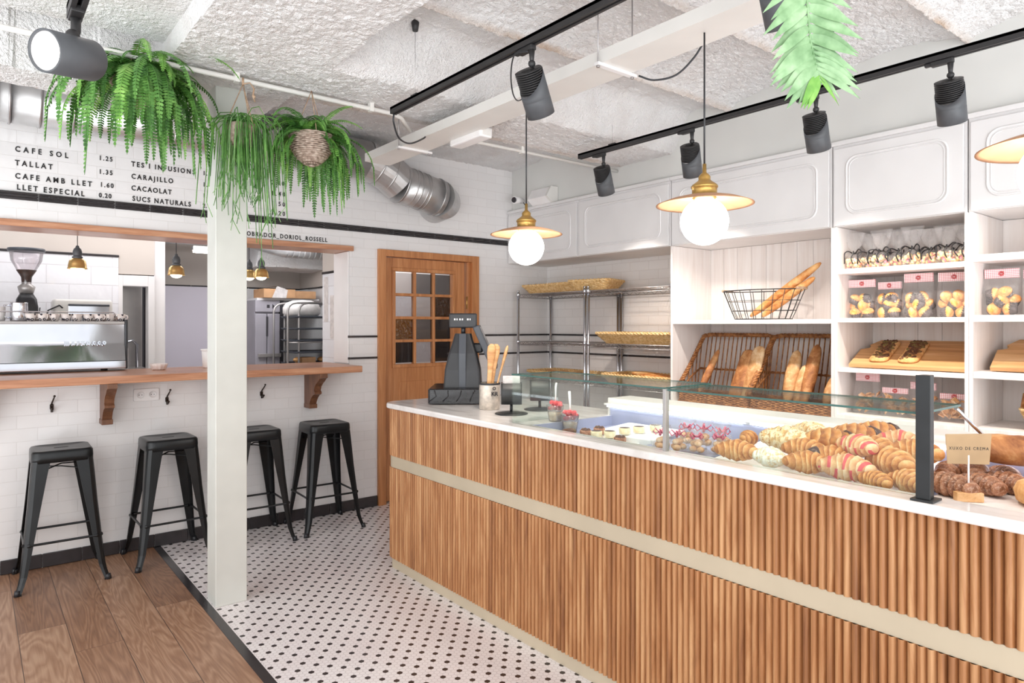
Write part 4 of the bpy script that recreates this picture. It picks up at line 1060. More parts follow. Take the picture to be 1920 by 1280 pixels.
XUX = [(2.225, .730, .974, 1.3, 1.08, 'sugared brown roll at the front of the board beside the little card holder'), (2.43, .80, .974, .2, 1.0, 'sugared brown roll lying across at the back under the kraft card'),
       (2.325, .675, .974, 1.1, .95, 'sugared brown roll in the front row right of the card holder'), (2.45, .735, .985, .5, 1.0, 'sugared brown roll behind the front row, right of the kraft card'),
       (2.395, .635, .974, 1.2, 1.0, 'sugared brown roll at the right end of the board'), (2.52, .67, .975, .7, .9, 'sugared brown roll at the back right under the large dark loaf')]
for x, y, z, rz, sc, lab in XUX: pastry('xuxo', 'sugared_roll', lab, (x, y, z), rz, 0, sc, 0, 'pastry', 'sugared rolls on the serving board')
# kraft card and its holder
t = thing('price_card', 'kraft card hand-lettered XUXO DE CREMA in a small wooden holder', 'card', (2.19, .672, .9745))
b = B(); b.box(-.035, .035, -.012, .012, 0, .026, bev=.002); b.done('holder', M['board_wood'], t, (0, 0, 0), (0, 0, math.radians(-48)))
b = B(); b.tube([(0, 0, .02), (0, 0, .13)], .0025, 6); b.done('rod', M['plastic_white'], t)
b = B(); b.prism([(-.056, .105), (.054, .105), (.060, .192), (-.061, .188)], 1, -.001, .001); cpo = b.done('card', M['card_brown'], t, (0, 0, 0), (0, 0, math.radians(-46)))
text_part('card_lettering', 'XUXO DE CREMA', .0085, (-.052, -.0014, .145), (PI/2, 0, 0), M['letter_black'], cpo, .104, 0, .0002)
# large loaves on the right
def loaf_mesh(name, L, R, material, seed, pointed=.3, flat=.8, n=22):
    b = B(); rs = []
    for k in range(n+1):
        u = -1+2*k/n; r = R*(pointed+(1-pointed)*(1-abs(u)**2.4)**.8) if abs(u) < 1 else R*pointed*.5
        rs.append([(u*L/2, r*math.cos(2*PI*q/16)*(1+.06*noise.noise(Vector((u*3, q*.6, seed)))), (r*flat*math.sin(2*PI*q/16)+R*flat)*(1+.04*noise.noise(Vector((u*4, q*.5, seed+4))))) for q in range(16)])
    b.rings(rs); return b
b = loaf_mesh('l', .30, .058, None, 3); o = b.done('bread_loaf', M['rustic'], None, (2.46, .63, 1.046)); o.rotation_euler = (0, .06, math.radians(-52)); tag(o, 'large dark crusted loaf resting at the back right above the sugared rolls', 'bread')
t = thing('round_pie', 'round golden pie with a dark filling at the right edge of the counter', 'pie', (2.30, .50, .9745))
b = B(); b.lathe([(.07, 0), (.088, .012), (.094, .04), (.085, .06), (.072, .066), (.06, .060)], 28); b.done('crust', M['flat'], t)
b = B(); b.lathe([(.068, .058), (.05, .068), (.001, .072)], 24); b.done('filling', M['topping'], t)
# ribboned cookie bags
def cookie_bag(label, loc, rz, sc):
    r = thing('cookie_bag', label, 'bag of cookies', loc, rz, 'ribboned cookie bags'); r.scale = (sc,)*3
    b = B()
    for k, (x, y, z) in enumerate(((-.018, -.008, .014), (.016, -.010, .016), (0, .014, .016), (-.008, 0, .036), (.012, .004, .036))): b.ball((x, y, z), .019, .017, .013, 12, 7)
    o = b.done('cookies', M['cookie'], r); o['kind'] = 'stuff'
    b = B(); rs = []
    for z, rr in ((.0, .026), (.006, .036), (.03, .041), (.055, .030), (.066, .010), (.072, .012), (.088, .030), (.10, .034)):
        rs.append([(rr*(1+.16*math.sin(5*a+z*60))*math.cos(a), rr*(1+.16*math.sin(5*a+z*60))*math.sin(a), z) for a in [2*PI*k/22 for k in range(22)]])
    b.rings(rs, caps=False); b.done('film', M['film'], r)
    b = B(); b.lathe([(.011, .064), (.0125, .068), (.011, .072)], 14)
    for q in range(4):
        a = q*1.6+.4; c_, s2 = math.cos(a), math.sin(a)
        b.tube([(c_*.011, s2*.011, .068), (c_*.026, s2*.026, .082), (c_*.034, s2*.034, .070), (c_*.024, s2*.024, .058), (c_*.012, s2*.012, .067)], .0045, 6, flat=.5)
    b.done('ribbon', M['ribbon_pink'], r)
    return r
CK = [(2.215, 1.775, 'bag of cookies with a pink ribbon, leftmost beside the glass corner post'), (2.225, 1.700, 'bag of cookies with a pink ribbon, second in the front row'), (2.245, 1.625, 'bag of cookies with a pink ribbon, third in the front row'), (2.36, 1.755, 'bag of cookies with a pink ribbon, leftmost in the back row'),
      (2.365, 1.675, 'bag of cookies with a pink ribbon, middle of the back row'), (2.375, 1.595, 'bag of cookies with a pink ribbon, at the right end of the back row'), (2.31, 1.565, 'bag of cookies with a pink ribbon, nearest the croissants')]
ck = cookie_bag(CK[0][2], (CK[0][0], CK[0][1], .963), 0, 1.0)
for k, (x, y, lab) in enumerate(CK[1:]): dup(ck, lab, (x, y, .964+(x-2.2)*.03), k*1.1, scale=[1, .95, 1.05, 1.1, 1.05, .9][k])
# tarts
def tart(label, loc, kind):
    r = thing('small_tart', label, 'tart', loc, 0, 'small tarts in the glass case')
    b = B(); b.lathe([(.022, 0), (.026, .002), (.027, .028), (.025, .030), (.024, .027), (.001, .026)], 22); b.done('shell', M['cream'] if kind == 0 else M['choc_cup'], r)
    b = B()
    if kind == 0: b.lathe([(.0242, .027), (.023, .0305), (.001, .032)], 20); b.done('glaze', M['choc'], r)
    else:
        for k in range(7): b.ball((.014*math.cos(k*.9)*(k > 0), .014*math.sin(k*.9)*(k > 0), .030), .0085, n=8, m=6)
        b.done('topping', M['topping'], r)
    return r
M['choc_cup'] = crust_material('cocoa_sponge', (142, 88, 62), (178, 120, 90), (206, 156, 128), 40)
T_ = [(2.215, 2.215, 1, 'cocoa tart with dark crumbs, leftmost of the front row'), (2.23, 2.160, 0, 'cream tart with a dark glaze, second of the front row'), (2.195, 1.985, 1, 'cocoa tart with dark crumbs at the right end of the front row'), (2.265, 2.11, 0, 'cream tart with a dark glaze in the middle of the tray'),
      (2.36, 2.105, 0, 'cream tart with a dark glaze, left one of the back row'), (2.42, 2.07, 0, 'cream tart with a dark glaze, middle one of the back row'), (2.49, 2.03, 0, 'cream tart with a dark glaze, right one of the back row'), (2.29, 2.20, 1, 'cocoa tart with dark crumbs behind the leftmost one')]
for x, y, k, lab in T_: tart(lab, (x, y, .965+(x-2.335)*.07), k)
b = loaf_mesh('l', .09, .02, None, 9, .5); o = b.done('flat_cookie', M['topping'], None, (2.20, 2.315, .951)); tag(o, 'flat dark nut cookie lying right of the strawberry cups', 'cookie')
b = B(); b.box(-.055, .055, -.075, .075, 0, .030, bev=.004); o = b.done('pastry_box', M['plastic_white'], None, (2.30, 1.93, .952)); o.rotation_euler = (0, 0, .1); tag(o, 'low white pastry box with faint stripes beside the right cocoa tart', 'box')
# strawberry cups
def berry_cup(label, loc, lean):
    r = thing('dessert_cup', label, 'dessert cup', loc, 0, 'strawberry dessert cups')
    b = B(); b.lathe([(.024, 0), (.026, .001), (.036, .066), (.0355, .066), (.025, .003), (.001, .002)], 24); b.done('cup', M['clear_plastic'], r)
    b = B(); b.lathe([(.022, .003), (.026, .02), (.028, .036), (.001, .040)], 18); b.done('cream', M['cream'], r)
    b = B()
    random.seed(3)
    for k in range(22):
        a = k*2.4; rr = .024*math.sqrt((k % 11+.5)/11); b.ball((rr*math.cos(a), rr*math.sin(a), .050+.016*(k//11)+random.uniform(0, .012)), .0105, .0095, .009, 9, 6)
    o = b.done('strawberry_pieces', M['strawberry'], r); o['kind'] = 'stuff'
    b = B(); b.tube([(0, 0, .07), (.004, .002, .11), (.006*lean, .004, .14), (.012*lean, .006, .155)], [.0035, .004, .006, .0055], 8, flat=.5); b.done('spoon', M['plastic_white'], r)
    return r
bc = berry_cup('clear cup of strawberries with a white spoon, left of the pair', (2.235, 2.445, 1.0005), 1); bc.scale = (1.2,)*3
dup(bc, 'clear cup of strawberries with a white spoon, right of the pair', (2.265, 2.37, .955), .6, scale=1.25)
# ------------------------------------------------------------------ wall cabinets and white shelving on the right wall
def rr_path(y0, y1, z0, z1, r, x, n=5):
    cy, cz = (y0+y1)/2, (z0+z1)/2
    return [(x, cy+p[0], cz+p[1]) for p in rrect((y1-y0)/2, (z1-z0)/2, r, 0, n)]
cabs = [(4.025, 4.965, 'white wall cabinet farthest back in the corner by the security camera'), (3.075, 4.02, 'white wall cabinet above the wire racks, second from the corner'), (1.905, 3.07, 'wide white wall cabinet above the wire basket of baguettes'), (1.215, 1.90, 'white wall cabinet above the ribboned candy bags'), (.40, 1.21, 'white wall cabinet at the right edge behind the third pendant')]
for y0, y1, lab in cabs:
    t = thing('wall_cabinet', lab, 'cabinet', (4.18, (y0+y1)/2, 2.045), 0, 'white wall cabinets'); oy = (y0+y1)/2
    b = B(); b.box(-.235, .25, y0-oy, y1-oy, 0, .486, bev=.002); b.box(-.258, .25, y0-oy, y1-oy, .470, .495, bev=.003); b.done('body', M['cab_white'], t)
    b = B(); b.box(-.252, -.2355, y0-oy+.012, y1-oy-.012, .004, .452, bev=.003); d = b.done('door', M['cab_white'], t)
    b = B(); b.tube(rr_path(y0-oy+.085, y1-oy-.085, .065, .395, .06, -.2525), .006, 8, loop=True); b.tube(rr_path(y0-oy+.10, y1-oy-.10, .08, .38, .05, -.2522), .003, 6, loop=True); b.done('door_moulding', M['cab_white'], d)

def shelf_unit(label, y0, y1, levels, zt_, st=.036):
    t = thing('shelf_unit', label, 'shelf', (4.17, (y0+y1)/2, .9), 0, 'white shelf units'); oy = (y0+y1)/2
    for a0, a1 in ((y0, y0+st/2), (y1-st/2, y1)):
        b = B(); b.box(-.24, .245, a0-oy, a1-oy, .0, zt_-.9, bev=.0015); b.done('side_panel', M['shelf_white'], t)
    b = B(); n = max(3, int((y1-y0)/.115)); w_ = (y1-y0-st)/n
    for k in range(n): b.box(.225, .245, y0+st/2+k*w_-oy+.001, y0+st/2+(k+1)*w_-oy-.001, 0, zt_-.9)
    b.done('back_panel', M['shelf_white'], t)
    for z0, z1 in levels:
        b = B(); b.box(-.238, .224, y0+st/2-oy, y1-st/2-oy, z0-.9, z1-.9, bev=.002); b.done('shelf', M['shelf_white'], t)
    return t
shelf_unit('wide white shelf unit holding the wire basket and the brown wicker baskets', 1.887, 3.068, [(.901, .925), (1.480, 1.508)], 2.043)
shelf_unit('narrow white shelf unit holding candy bags, muffin bags and flatbreads', 1.206, 1.886, [(.930, .955), (1.200, 1.224), (1.487, 1.513), (1.768, 1.797)], 2.043)
shelf_unit('white shelf unit at the right edge with an empty top compartment', .42, 1.205, [(.930, .955), (1.204, 1.238), (1.488, 1.522), (1.79, 1.825)], 2.043)
for k, (y0, y1, lab) in enumerate(((1.888, 3.07, 'white base cabinet under the wide shelf unit'), (1.207, 1.886, 'white base cabinet under the narrow shelf unit'), (.42, 1.205, 'white base cabinet under the right-hand shelf unit'))):
    t = thing('base_cabinet', lab, 'cabinet', (4.15, (y0+y1)/2, 0), 0, 'white base cabinets'); oy = (y0+y1)/2
    b = B(); b.box(-.25, .28, y0-oy, y1-oy, .0, .90, bev=.003); b.done('body', M['cab_white'], t)
    b = B(); b.box(-.268, -.2505, y0-oy+.01, y1-oy-.01, .10, .86, bev=.003); b.done('door', M['cab_white'], t)

# ------------------------------------------------------------------ chrome wire racks
def wire_rack(label, y0, y1):
    t = thing('wire_rack', label, 'wire rack', (4.2, (y0+y1)/2, 0), 0, 'chrome wire racks'); hy = (y1-y0)/2; hx = .205
    for sx in (-1, 1):
        for sy in (-1, 1):
            b = B(); b.tube([(sx*hx, sy*hy, 0), (sx*hx, sy*hy, 1.79)], .0125, 10)
            for z in (.35, .98, 1.30, 1.74): b.lathe([(.0135, z), (.018, z+.004), (.0165, z+.035), (.0135, z+.038)], 10, 0, TR((sx*hx, sy*hy, 0)))
            b.ball((sx*hx, sy*hy, 1.79), .013, n=10, m=6); b.done('post', M['chrome'], t)
    for z in (.37, 1.0, 1.32, 1.76):
        b = B()
        for sx in (-1, 1):
            for dz in (0, -.03): b.tube([(sx*hx, -hy, z+dz), (sx*hx, hy, z+dz)], .0032, 5)
            n = int(hy*2/.045); b.tube([(sx*hx, -hy+2*hy*k/n, z-.03*(k % 2)) for k in range(n+1)], .0025, 5)
        for sy in (-1, 1):
            for dz in (0, -.03): b.tube([(-hx, sy*hy, z+dz), (hx, sy*hy, z+dz)], .0032, 5)
            n = 9; b.tube([(-hx+2*hx*k/n, sy*hy, z-.03*(k % 2)) for k in range(n+1)], .0025, 5)
        n = int(hy*2/.026)
        for k in range(1, n): b.tube([(-hx, -hy+2*hy*k/n, z+.001), (hx, -hy+2*hy*k/n, z+.001)], .0022, 4)
        for x in (-hx*.5, 0, hx*.5): b.tube([(x, -hy, z-.003), (x, hy, z-.003)], .003, 5)
        b.done('wire_shelf', M['wire_grey'], t)
wire_rack('chrome wire rack standing in the corner by the door', 4.005, 4.885); wire_rack('chrome wire rack between the corner rack and the white shelving', 3.105, 3.965)

# ------------------------------------------------------------------ wicker
def wicker_tray(name, label, loc, L, W, H, flare, material, rz=0.0, rot=None, rows=9, group=None, band=None, layer=None):
    """rectangular woven basket: base, wavy woven rows, stakes and a plaited rim"""
    r = thing(name, label, 'wicker basket', loc, rz, group)
    if rot: r.rotation_euler = rot
    hx, hy = W/2, L/2
    b = B(); b.rings([rrect(hx, hy, .03, 0), rrect(hx, hy, .03, .006)])
    b.done('base', material, r)
    b = B(); per = int((L+W)*2/.012); per -= per % 4
    for k in range(rows):
        f = k/(rows-1); z = .008+f*(H-.012); a, c = hx+flare*f, hy+flare*f
        ring = rrect(a, c, .035, z, 6); P_ = [Vector(p) for p in ring]
        # resample evenly and weave in and out
        seg = [(P_[q], P_[(q+1) % len(P_)]) for q in range(len(P_))]; tot = sum((b_-a_).length for a_, b_ in seg); pts = []; q = 0; acc = 0
        for m_ in range(per):
            d = tot*m_/per
            while acc+(seg[q][1]-seg[q][0]).length < d: acc += (seg[q][1]-seg[q][0]).length; q += 1
            p = seg[q][0].lerp(seg[q][1], (d-acc)/max(1e-9, (seg[q][1]-seg[q][0]).length))
            o_ = Vector((p.x, p.y, 0)).normalized()*(.0026*(1 if (m_//2+k) % 2 else -1)); pts.append(p+o_)
        b.tube(pts, (H/rows)*.60, 5, loop=True)
    b.done('weave', material, r)
    b = B(); ring = rrect(hx+flare, hy+flare, .04, H, 8); n = len(ring)
    fine = []
    for q in range(n):
        a_, c_ = Vector(ring[q]), Vector(ring[(q+1) % n]); st_ = max(1, int((c_-a_).length/.010))
        fine += [a_.lerp(c_, j/st_) for j in range(st_)]
    for ph in (0, PI):
        b.tube([p+Vector((p.x, p.y, 0)).normalized()*.006*math.sin(j*.9+ph)+Vector((0, 0, .006*math.cos(j*.9+ph))) for j, p in enumerate(fine)], .0075, 6, loop=True)
    b.done('rim', material, r)
    return r
wicker_tray('wicker_tray', 'pale gold wicker tray on top of the corner wire rack', (4.20, 4.50, 1.763), .62, .28, .075, .05, M['wicker_gold'], 0)
wicker_tray('wicker_tray', 'pale gold wicker tray on top of the racks, standing at an angle before the other', (4.16, 4.03, 1.763), .28, .24, .085, .05, M['wicker_gold'], .3)
wicker_tray('wicker_tray', 'gold wicker tray with a plaited rim on the middle shelf of the right-hand rack', (4.20, 3.52, 1.322), .66, .26, .085, .06, M['wicker_gold'], 0)
wicker_tray('wicker_tray', 'wicker tray under the long bread twists on the low shelf of the right-hand rack', (4.20, 3.50, 1.002), .62, .28, .07, .04, M['wicker_gold'], 0)
wicker_tray('wicker_tray', 'wicker tray on the low shelf of the corner rack behind the glass', (4.20, 4.45, 1.002), .62, .28, .05, .04, M['wicker_gold'], 0)
for k, (x, y, rz, lab) in enumerate(((4.12, 3.42, 1.35, 'golden bread twist lying front in the low wicker tray'), (4.20, 3.44, 1.5, 'golden bread twist lying in the middle of the low wicker tray'), (4.27, 3.42, 1.62, 'golden bread twist lying at the back of the low wicker tray'))):
    b = loaf_mesh('l', .46, .026, None, k, .35); o = b.done('bread_twist', M['baguette'], None, (x, y, 1.045)); o.rotation_euler = (0, -.10, rz); tag(o, lab, 'bread', 'bread twists')
for k, (y, lab) in enumerate(((4.62, 'pale roll at the left of the low corner tray'), (4.44, 'pale roll in the middle of the low corner tray'), (4.27, 'pale roll at the right of the low corner tray'))):
    b = loaf_mesh('l', .14, .035, None, k+5, .5); o = b.done('bread_roll', M['floured'], None, (4.17, y, 1.012)); o.rotation_euler = (0, 0, 1.3); tag(o, lab, 'bread', 'rolls in the corner tray')
b = loaf_mesh('l', .34, .03, None, 12, .4); o = b.done('bread_loaf', M['topping'], None, (4.08, 3.45, .405)); o.rotation_euler = (0, 0, 1.55); tag(o, 'dark red-brown loaf low on the right-hand wire rack', 'bread')

# two brown display baskets leaning back, made of upright canes
def cane_basket(label, y0, y1, loc_z=.927):
    oy = (y0+y1)/2; r = thing('cane_basket', label, 'wicker basket', (4.15, oy, loc_z), 0, 'brown cane display baskets'); h = (y1-y0)/2
    xf, xb, zf, zb = -.19, .19, .085, .475   # front low, back high
    b = B()
    for k in range(9):
        z = .008+.008*k; pts = [Vector((xf+.0, -h+.03, z)), Vector((xf, h-.03, z)), Vector((xf+.03, h, z)), Vector((xb-.15, h, z)), Vector((xb-.15, -h, z)), Vector((xf+.03, -h, z))]
        fine = []
        for a_, c_ in zip(pts, pts[1:]+pts[:1]):
            st_ = max(1, int((c_-a_).length/.014)); fine += [a_.lerp(c_, j/st_)+Vector((.003*(1 if (j//2+k) % 2 else -1), 0, 0)) for j in range(st_)]
        b.tube(fine, .0052, 5, loop=True)
    b.box(xf+.004, xb-.15, -h+.004, h-.004, 0, .008); b.done('front_weave', M['wicker_brown'], r)
    # plaited frame: front corners up the sides to the back rim
    b = B(); loop_ = [Vector((xf, -h, zf))]
    side = [(xf, zf), (-.02, .27), (.10, .42), (.14, .465)]
    path = [Vector((x, -h, z)) for x, z in side]+[Vector((.155, -h+.05, zb))]+[Vector((.155, h-.05, zb))]+[Vector((x, h, z)) for x, z in side[::-1]]
    fine = []
    for a_, c_ in zip(path, path[1:]):
        st_ = max(1, int((c_-a_).length/.010)); fine += [a_.lerp(c_, j/st_) for j in range(st_)]
    for ph in (0, 2*PI/3, 4*PI/3):
        b.tube([p+Vector((.007*math.sin(j*.8+ph), .007*math.sin(j*.8+ph+1.2), .008*math.cos(j*.8+ph))) for j, p in enumerate(fine)], .008, 6)
    b.done('plaited_rim', M['wicker_brown'], r)
    b = B()
    for k in range(15):
        y = -h+.03+(2*h-.06)*k/14; b.tube([(.03, y, .01), (.10, y, .24), (.152, y, zb)], .0045, 6)
    for sg in (-1, 1):
        for k in range(6):
            f = (k+.5)/6; x = xf+(.14-xf)*f
            zt_ = zf+(.465-zf)*f; b.tube([(x*.55-.02, sg*(h-.002), .02), (x, sg*h, zt_)], .0042, 6)
    b.done('canes', M['wicker_brown'], r)
    b = B()
    for ph in (0, PI): b.tube([(.088+.004*math.sin(j*.7+ph), -h+2*h*j/60, .225+.005*math.cos(j*.7+ph)) for j in range(61)], .005, 5)
    for sg in (-1, 1): b.tube([(.088, sg*h, .225), (-.02, sg*h, .17), (-.12, sg*h, .10)], .006, 6)
    b.done('cross_cane', M['wicker_brown'], r)
    return r
cane_basket('brown cane display basket holding two flour-dusted flat loaves and a baguette, left one', 2.475, 3.035); cane_basket('brown cane display basket holding rustic pointed loaves, right one', 1.915, 2.465)
def lean_bread(name, label, L, R, y, dy, mat_, zb=.965, xt=4.21, flat=.8, pt=.35, seed=0):
    b = loaf_mesh('l', L, R, None, seed, pt, flat); o = b.done(name, mat_, None)
    base = Vector((4.06, y, zb)); top = Vector((xt, y+dy, zb+L*.9)); d = (top-base).normalized()
    o.rotation_euler = d.to_track_quat('X', 'Z').to_euler(); o.location = base+d*L*.5
    return tag(o, label, 'bread', 'breads in the cane baskets')
lean_bread('baguette', 'dark-tipped baguette leaning in the left cane basket', .36, .030, 2.90, -.07, M['rustic'], seed=1)
lean_bread('flat_loaf', 'broad brown flat loaf leaning in the left cane basket, left one', .36, .06, 2.62, -.03, M['rustic'], seed=2, flat=.4, pt=.75)
lean_bread('flat_loaf', 'broad brown flat loaf leaning in the left cane basket, right one', .38, .06, 2.53, -.03, M['floured'], seed=3, flat=.4, pt=.7, xt=4.19)
lean_bread('rustic_loaf', 'pointed rustic loaf in the right cane basket, leftmost', .36, .046, 2.235, .01, M['floured'], seed=4)
lean_bread('rustic_loaf', 'tall pointed rustic loaf in the middle of the right cane basket', .40, .045, 2.125, -.02, M['rustic'], seed=5)
lean_bread('rustic_loaf', 'short rustic loaf low between the two taller ones in the right cane basket', .26, .036, 2.17, -.02, M['floured'], seed=6, xt=4.14)
lean_bread('rustic_loaf', 'rustic loaf at the right end of the right cane basket', .22, .040, 1.985, .0, M['floured'], seed=7)

# wire basket with baguettes
t = thing('wire_basket', 'open black wire basket with rope-wrapped rim on the upper white shelf', 'wire basket', (4.13, 2.46, 1.509))
def ell(a, c, z, n=40): return [(c*math.cos(2*PI*k/n), a*math.sin(2*PI*k/n), z) for k in range(n)]
b = B(); b.tube(ell(.20, .11, .004), .003, 6, loop=True); b.tube(ell(.285, .155, .195), .004, 6, loop=True)
for z, f in ((.06, .3), (.125, .62)): b.tube(ell(.20+.085*f, .11+.045*f, z), .0018, 5, loop=True)
for k in range(22):
    a = 2*PI*k/22; c_, s2 = math.cos(a), math.sin(a); b.tube([(.11*c_*.6, .20*s2*.6, .004), (.11*c_, .20*s2, .004), (.122*c_, .222*s2, .05), (.155*c_, .285*s2, .195)], .0024, 5)
b.done('wire_frame', M['black_metal'], t)
b = B()
for sg in (-1, 1): b.tube([(.155*math.cos(sg*PI/2+q)*1.02, .285*math.sin(sg*PI/2+q)*1.02, .200) for q in (-.4, -.2, 0, .2, .4)], .009, 8)
b.done('rope_grip', M['rope'], t)
for k, (p0, p1, R, mt, lab) in enumerate((((4.11, 2.54, 1.532), (4.17, 2.085, 1.865), .027, 'baguette', 'long golden baguette in the wire basket, upper one'), ((4.08, 2.44, 1.530), (4.16, 2.12, 1.775), .026, 'baguette', 'pale golden baguette in the wire basket, lower one'))):
    d = Vector(p1)-Vector(p0); b = loaf_mesh('l', d.length, R, None, k+20, .45, 1.0); o = b.done('baguette', M[mt], None); q = d.normalized().to_track_quat('X', 'Z')
    o.rotation_euler = q.to_euler(); o.location = Vector(p0)-q @ Vector((-d.length/2, 0, R)); tag(o, lab, 'bread', 'baguettes in the wire basket')

# ------------------------------------------------------------------ candy bags
def candy_bag(label, loc, rz, lean):
    r = thing('candy_bag', label, 'bag of candies', loc, rz, 'ribboned candy bags'); r.rotation_euler = (0, lean, rz)
    b = B(); random.seed(int(loc[1]*1000))
    for k in range(30):
        b.ball((random.uniform(-.028, .028), random.uniform(-.038, .038), .010+.052*random.random()), random.uniform(.009, .013), n=8, m=5)
    o = b.done('candies', M['candy'], r); o['kind'] = 'stuff'
    b = B(); rs = []
    for z, hx, hy in ((0, .036, .048), (.01, .040, .052), (.055, .038, .050), (.078, .022, .028), (.088, .009, .011), (.096, .012, .015), (.13, .016, .038), (.175, .010, .050), (.20, .006, .053)):
        rs.append([(hx*math.cos(a)*(1+.12*math.sin(4*a+z*70)), hy*math.sin(a)*(1+.12*math.sin(4*a+z*70)), z) for a in [2*PI*k/20 for k in range(20)]])
    b.rings(rs, caps=False); b.done('film', M['film'], r)
    b = B(); b.lathe([(.011, .084), (.0125, .089), (.011, .093)], 12)
    for a, l_ in ((2.5, 1.2), (3.2, 1.5), (3.9, 1.1)):
        c_, s2 = math.cos(a), math.sin(a); f = random.uniform(.8, 1.2)*l_
        b.tube(curve([(c_*.011, s2*.011, .089), (-.024*f, s2*.040*f, .100+.012*math.sin(a*5)), (-.038, s2*.062*f, .088), (-.046, s2*.050*f+.006*l_, .060), (-.048, s2*.060*f, .045-.012*l_)], 4), .0032, 6)
    b.done('ribbon', M['ribbon_black'], r); r.scale = (random.uniform(1.0, 1.12),)*2+(random.uniform(.98, 1.14),); return r
CB = [1.825, 1.745, 1.668, 1.592, 1.512, 1.43, 1.345, 1.268]
po_ = ['leftmost on the top shelf']+[q+' from the left on the top shelf' for q in ('second', 'third', 'fourth', 'fifth', 'sixth')]+['second from the right end', 'at the right end']
for k, y in enumerate(CB): candy_bag('clear candy bag tied with curled black ribbon, '+po_[k], (4.05+.03*(k % 2), y, 1.798), random.uniform(-.3, .3), random.uniform(-.05, .06))
for k, y in enumerate((1.78, 1.70, 1.62, 1.54, 1.46, 1.36)): candy_bag('clear candy bag tied with black ribbon in the back row of the top shelf', (4.22, y, 1.798), random.uniform(-.5, .5), 0)

# ------------------------------------------------------------------ bags with gingham cards
def muffin(label, loc, rot, group, sc=1.0):
    r = thing('muffin', label, 'muffin', loc, 0, group); r.rotation_euler = rot; r.scale = (sc,)*3
    b = B()
    rs = [[(q*(1+.05*math.cos(14*a))*math.cos(a), q*(1+.05*math.cos(14*a))*math.sin(a), z) for a in [2*PI*k/56 for k in range(56)]] for q, z in ((.018, -.026), (.0265, .002), (.0255, .002), (.001, -.002))]
    b.rings(rs); b.done('paper_cup', M['cup_paper'], r)
    b = B(); b.lathe([(.0245, -.002), (.029, .004), (.029, .010), (.022, .021), (.011, .026), (.001, .0275)], 20); b.done('top', M['muffin'], r); return r
MUF = None
def header_bag(label, y, z, w_, h, rz, lean, fill, seed, x=4.09):
    global MUF
    r = thing('gingham_bag', label, 'bag', (x, y, z), rz, 'clear bags with red gingham cards'); r.rotation_euler = (0, lean, rz)
    b = B(); rs = []
    for zz, hx, hy in ((0, .045, w_/2*.9), (.01, .052, w_/2), (h*.45, .050, w_/2), (h*.7, .028, w_/2*.98), (h*.84, .006, w_/2*.96), (h*.99, .004, w_/2*.95)):
        rs.append([(px*(1+.06*noise.noise(Vector((px*40, py*40, zz*20+seed)))), py*(1+.05*noise.noise(Vector((py*30, zz*30, seed)))), zz) for px, py, _ in rrect(hx, hy, min(hx, .02), 0, 4)])
    b.rings(rs, caps=False); b.done('film', M['film'], r)
    b = B(); cw, c0, c1 = w_*.47, h*.80, h
    b.box(-cw, cw, -.0065, -.0055, c0, c1); b.box(-cw, cw, .0055, .0065, c0, c1); b.box(-cw, cw, -.0065, .0065, c1-.001, c1)
    cd2 = b.done('gingham_card', M['gingham'], r, (0, 0, 0), (0, 0, -PI/2))
    b = B(); zc = (c0+c1)/2; b.lathe([(.0135, 0), (.0135, .0006)], 24, 0, TR((0, -.0066, zc), (PI/2, 0, 0))); bd = b.done('badge', M['red_ink'], cd2)
    b = B()   # white ring, i-stem and open D of the round badge, all on one plate
    for pts in ([(-.005, zc-.004), (-.005, zc+.004)], [(-.001, zc-.004), (-.001, zc+.004), (.003, zc+.003), (.0045, zc), (.003, zc-.003), (-.001, zc-.004)]): b.tube([(p[0], -.0076, p[1]) for p in pts], .0009, 5)
    b.tube([(.0112*math.cos(a), -.0075, zc+.0112*math.sin(a)) for a in [2*PI*k/24 for k in range(24)]], .0005, 4, loop=True)
    b.done('badge_mark', M['white_ink'], cd2)
    if fill == 'muffin':
        random.seed(seed); g = 'muffins inside the '+label.replace(' with a gingham card', '')
        spots = [(-.020, -.036, .028), (-.022, .030, .028), (.020, 0, .028), (-.024, -.004, .070), (.012, -.040, .074), (.010, .040, .074), (-.014, .034, .108), (-.018, -.018, .112)]
        for k, (dx, dy, dz) in enumerate(spots):
            if dz > h*.62: continue
            loc = (x+dx*math.cos(rz)-dy*math.sin(rz), y+dy*math.cos(rz)*w_/.15+dx*math.sin(rz), z+dz)
            rot = (random.uniform(-1.7, 1.7), random.uniform(-1.7, 1.1), random.uniform(0, .5)); lab = 'orange muffin inside the '+label.replace(' with a gingham card', '')
            if MUF is None: MUF = muffin(lab, loc, rot, g, 1.14)
            else: dup(MUF, lab, loc, rot=rot, group=g)
    elif fill == 'biscuit':
        b = B(); random.seed(seed)
        for k in range(26): b.box(-.016, .016, -.014, .014, -.004, .004, M=TR((random.uniform(-.03, .03), random.uniform(-w_*.38, w_*.38), .02+.10*(k/26)), (random.uniform(-1, 1), random.uniform(-1, 1), random.uniform(0, 3))), bev=.003)
        o = b.done('biscuits', M['cookie'], r); o['kind'] = 'stuff'
    return r
GB = [(1.795, .155, .225, .10, 'muffin bag, leftmost on the second shelf'), (1.64, .14, .205, -.15, 'muffin bag, second on the second shelf'), (1.49, .155, .245, 0, 'muffin bag, third and tallest on the second shelf'), (1.32, .155, .24, .2, 'muffin bag, at the right end of the second shelf')]
for k, (y, w_, h, rz, lab) in enumerate(GB): header_bag(lab+' with a gingham card', y, 1.514, w_, h, rz, -.04, 'muffin', 11+k)
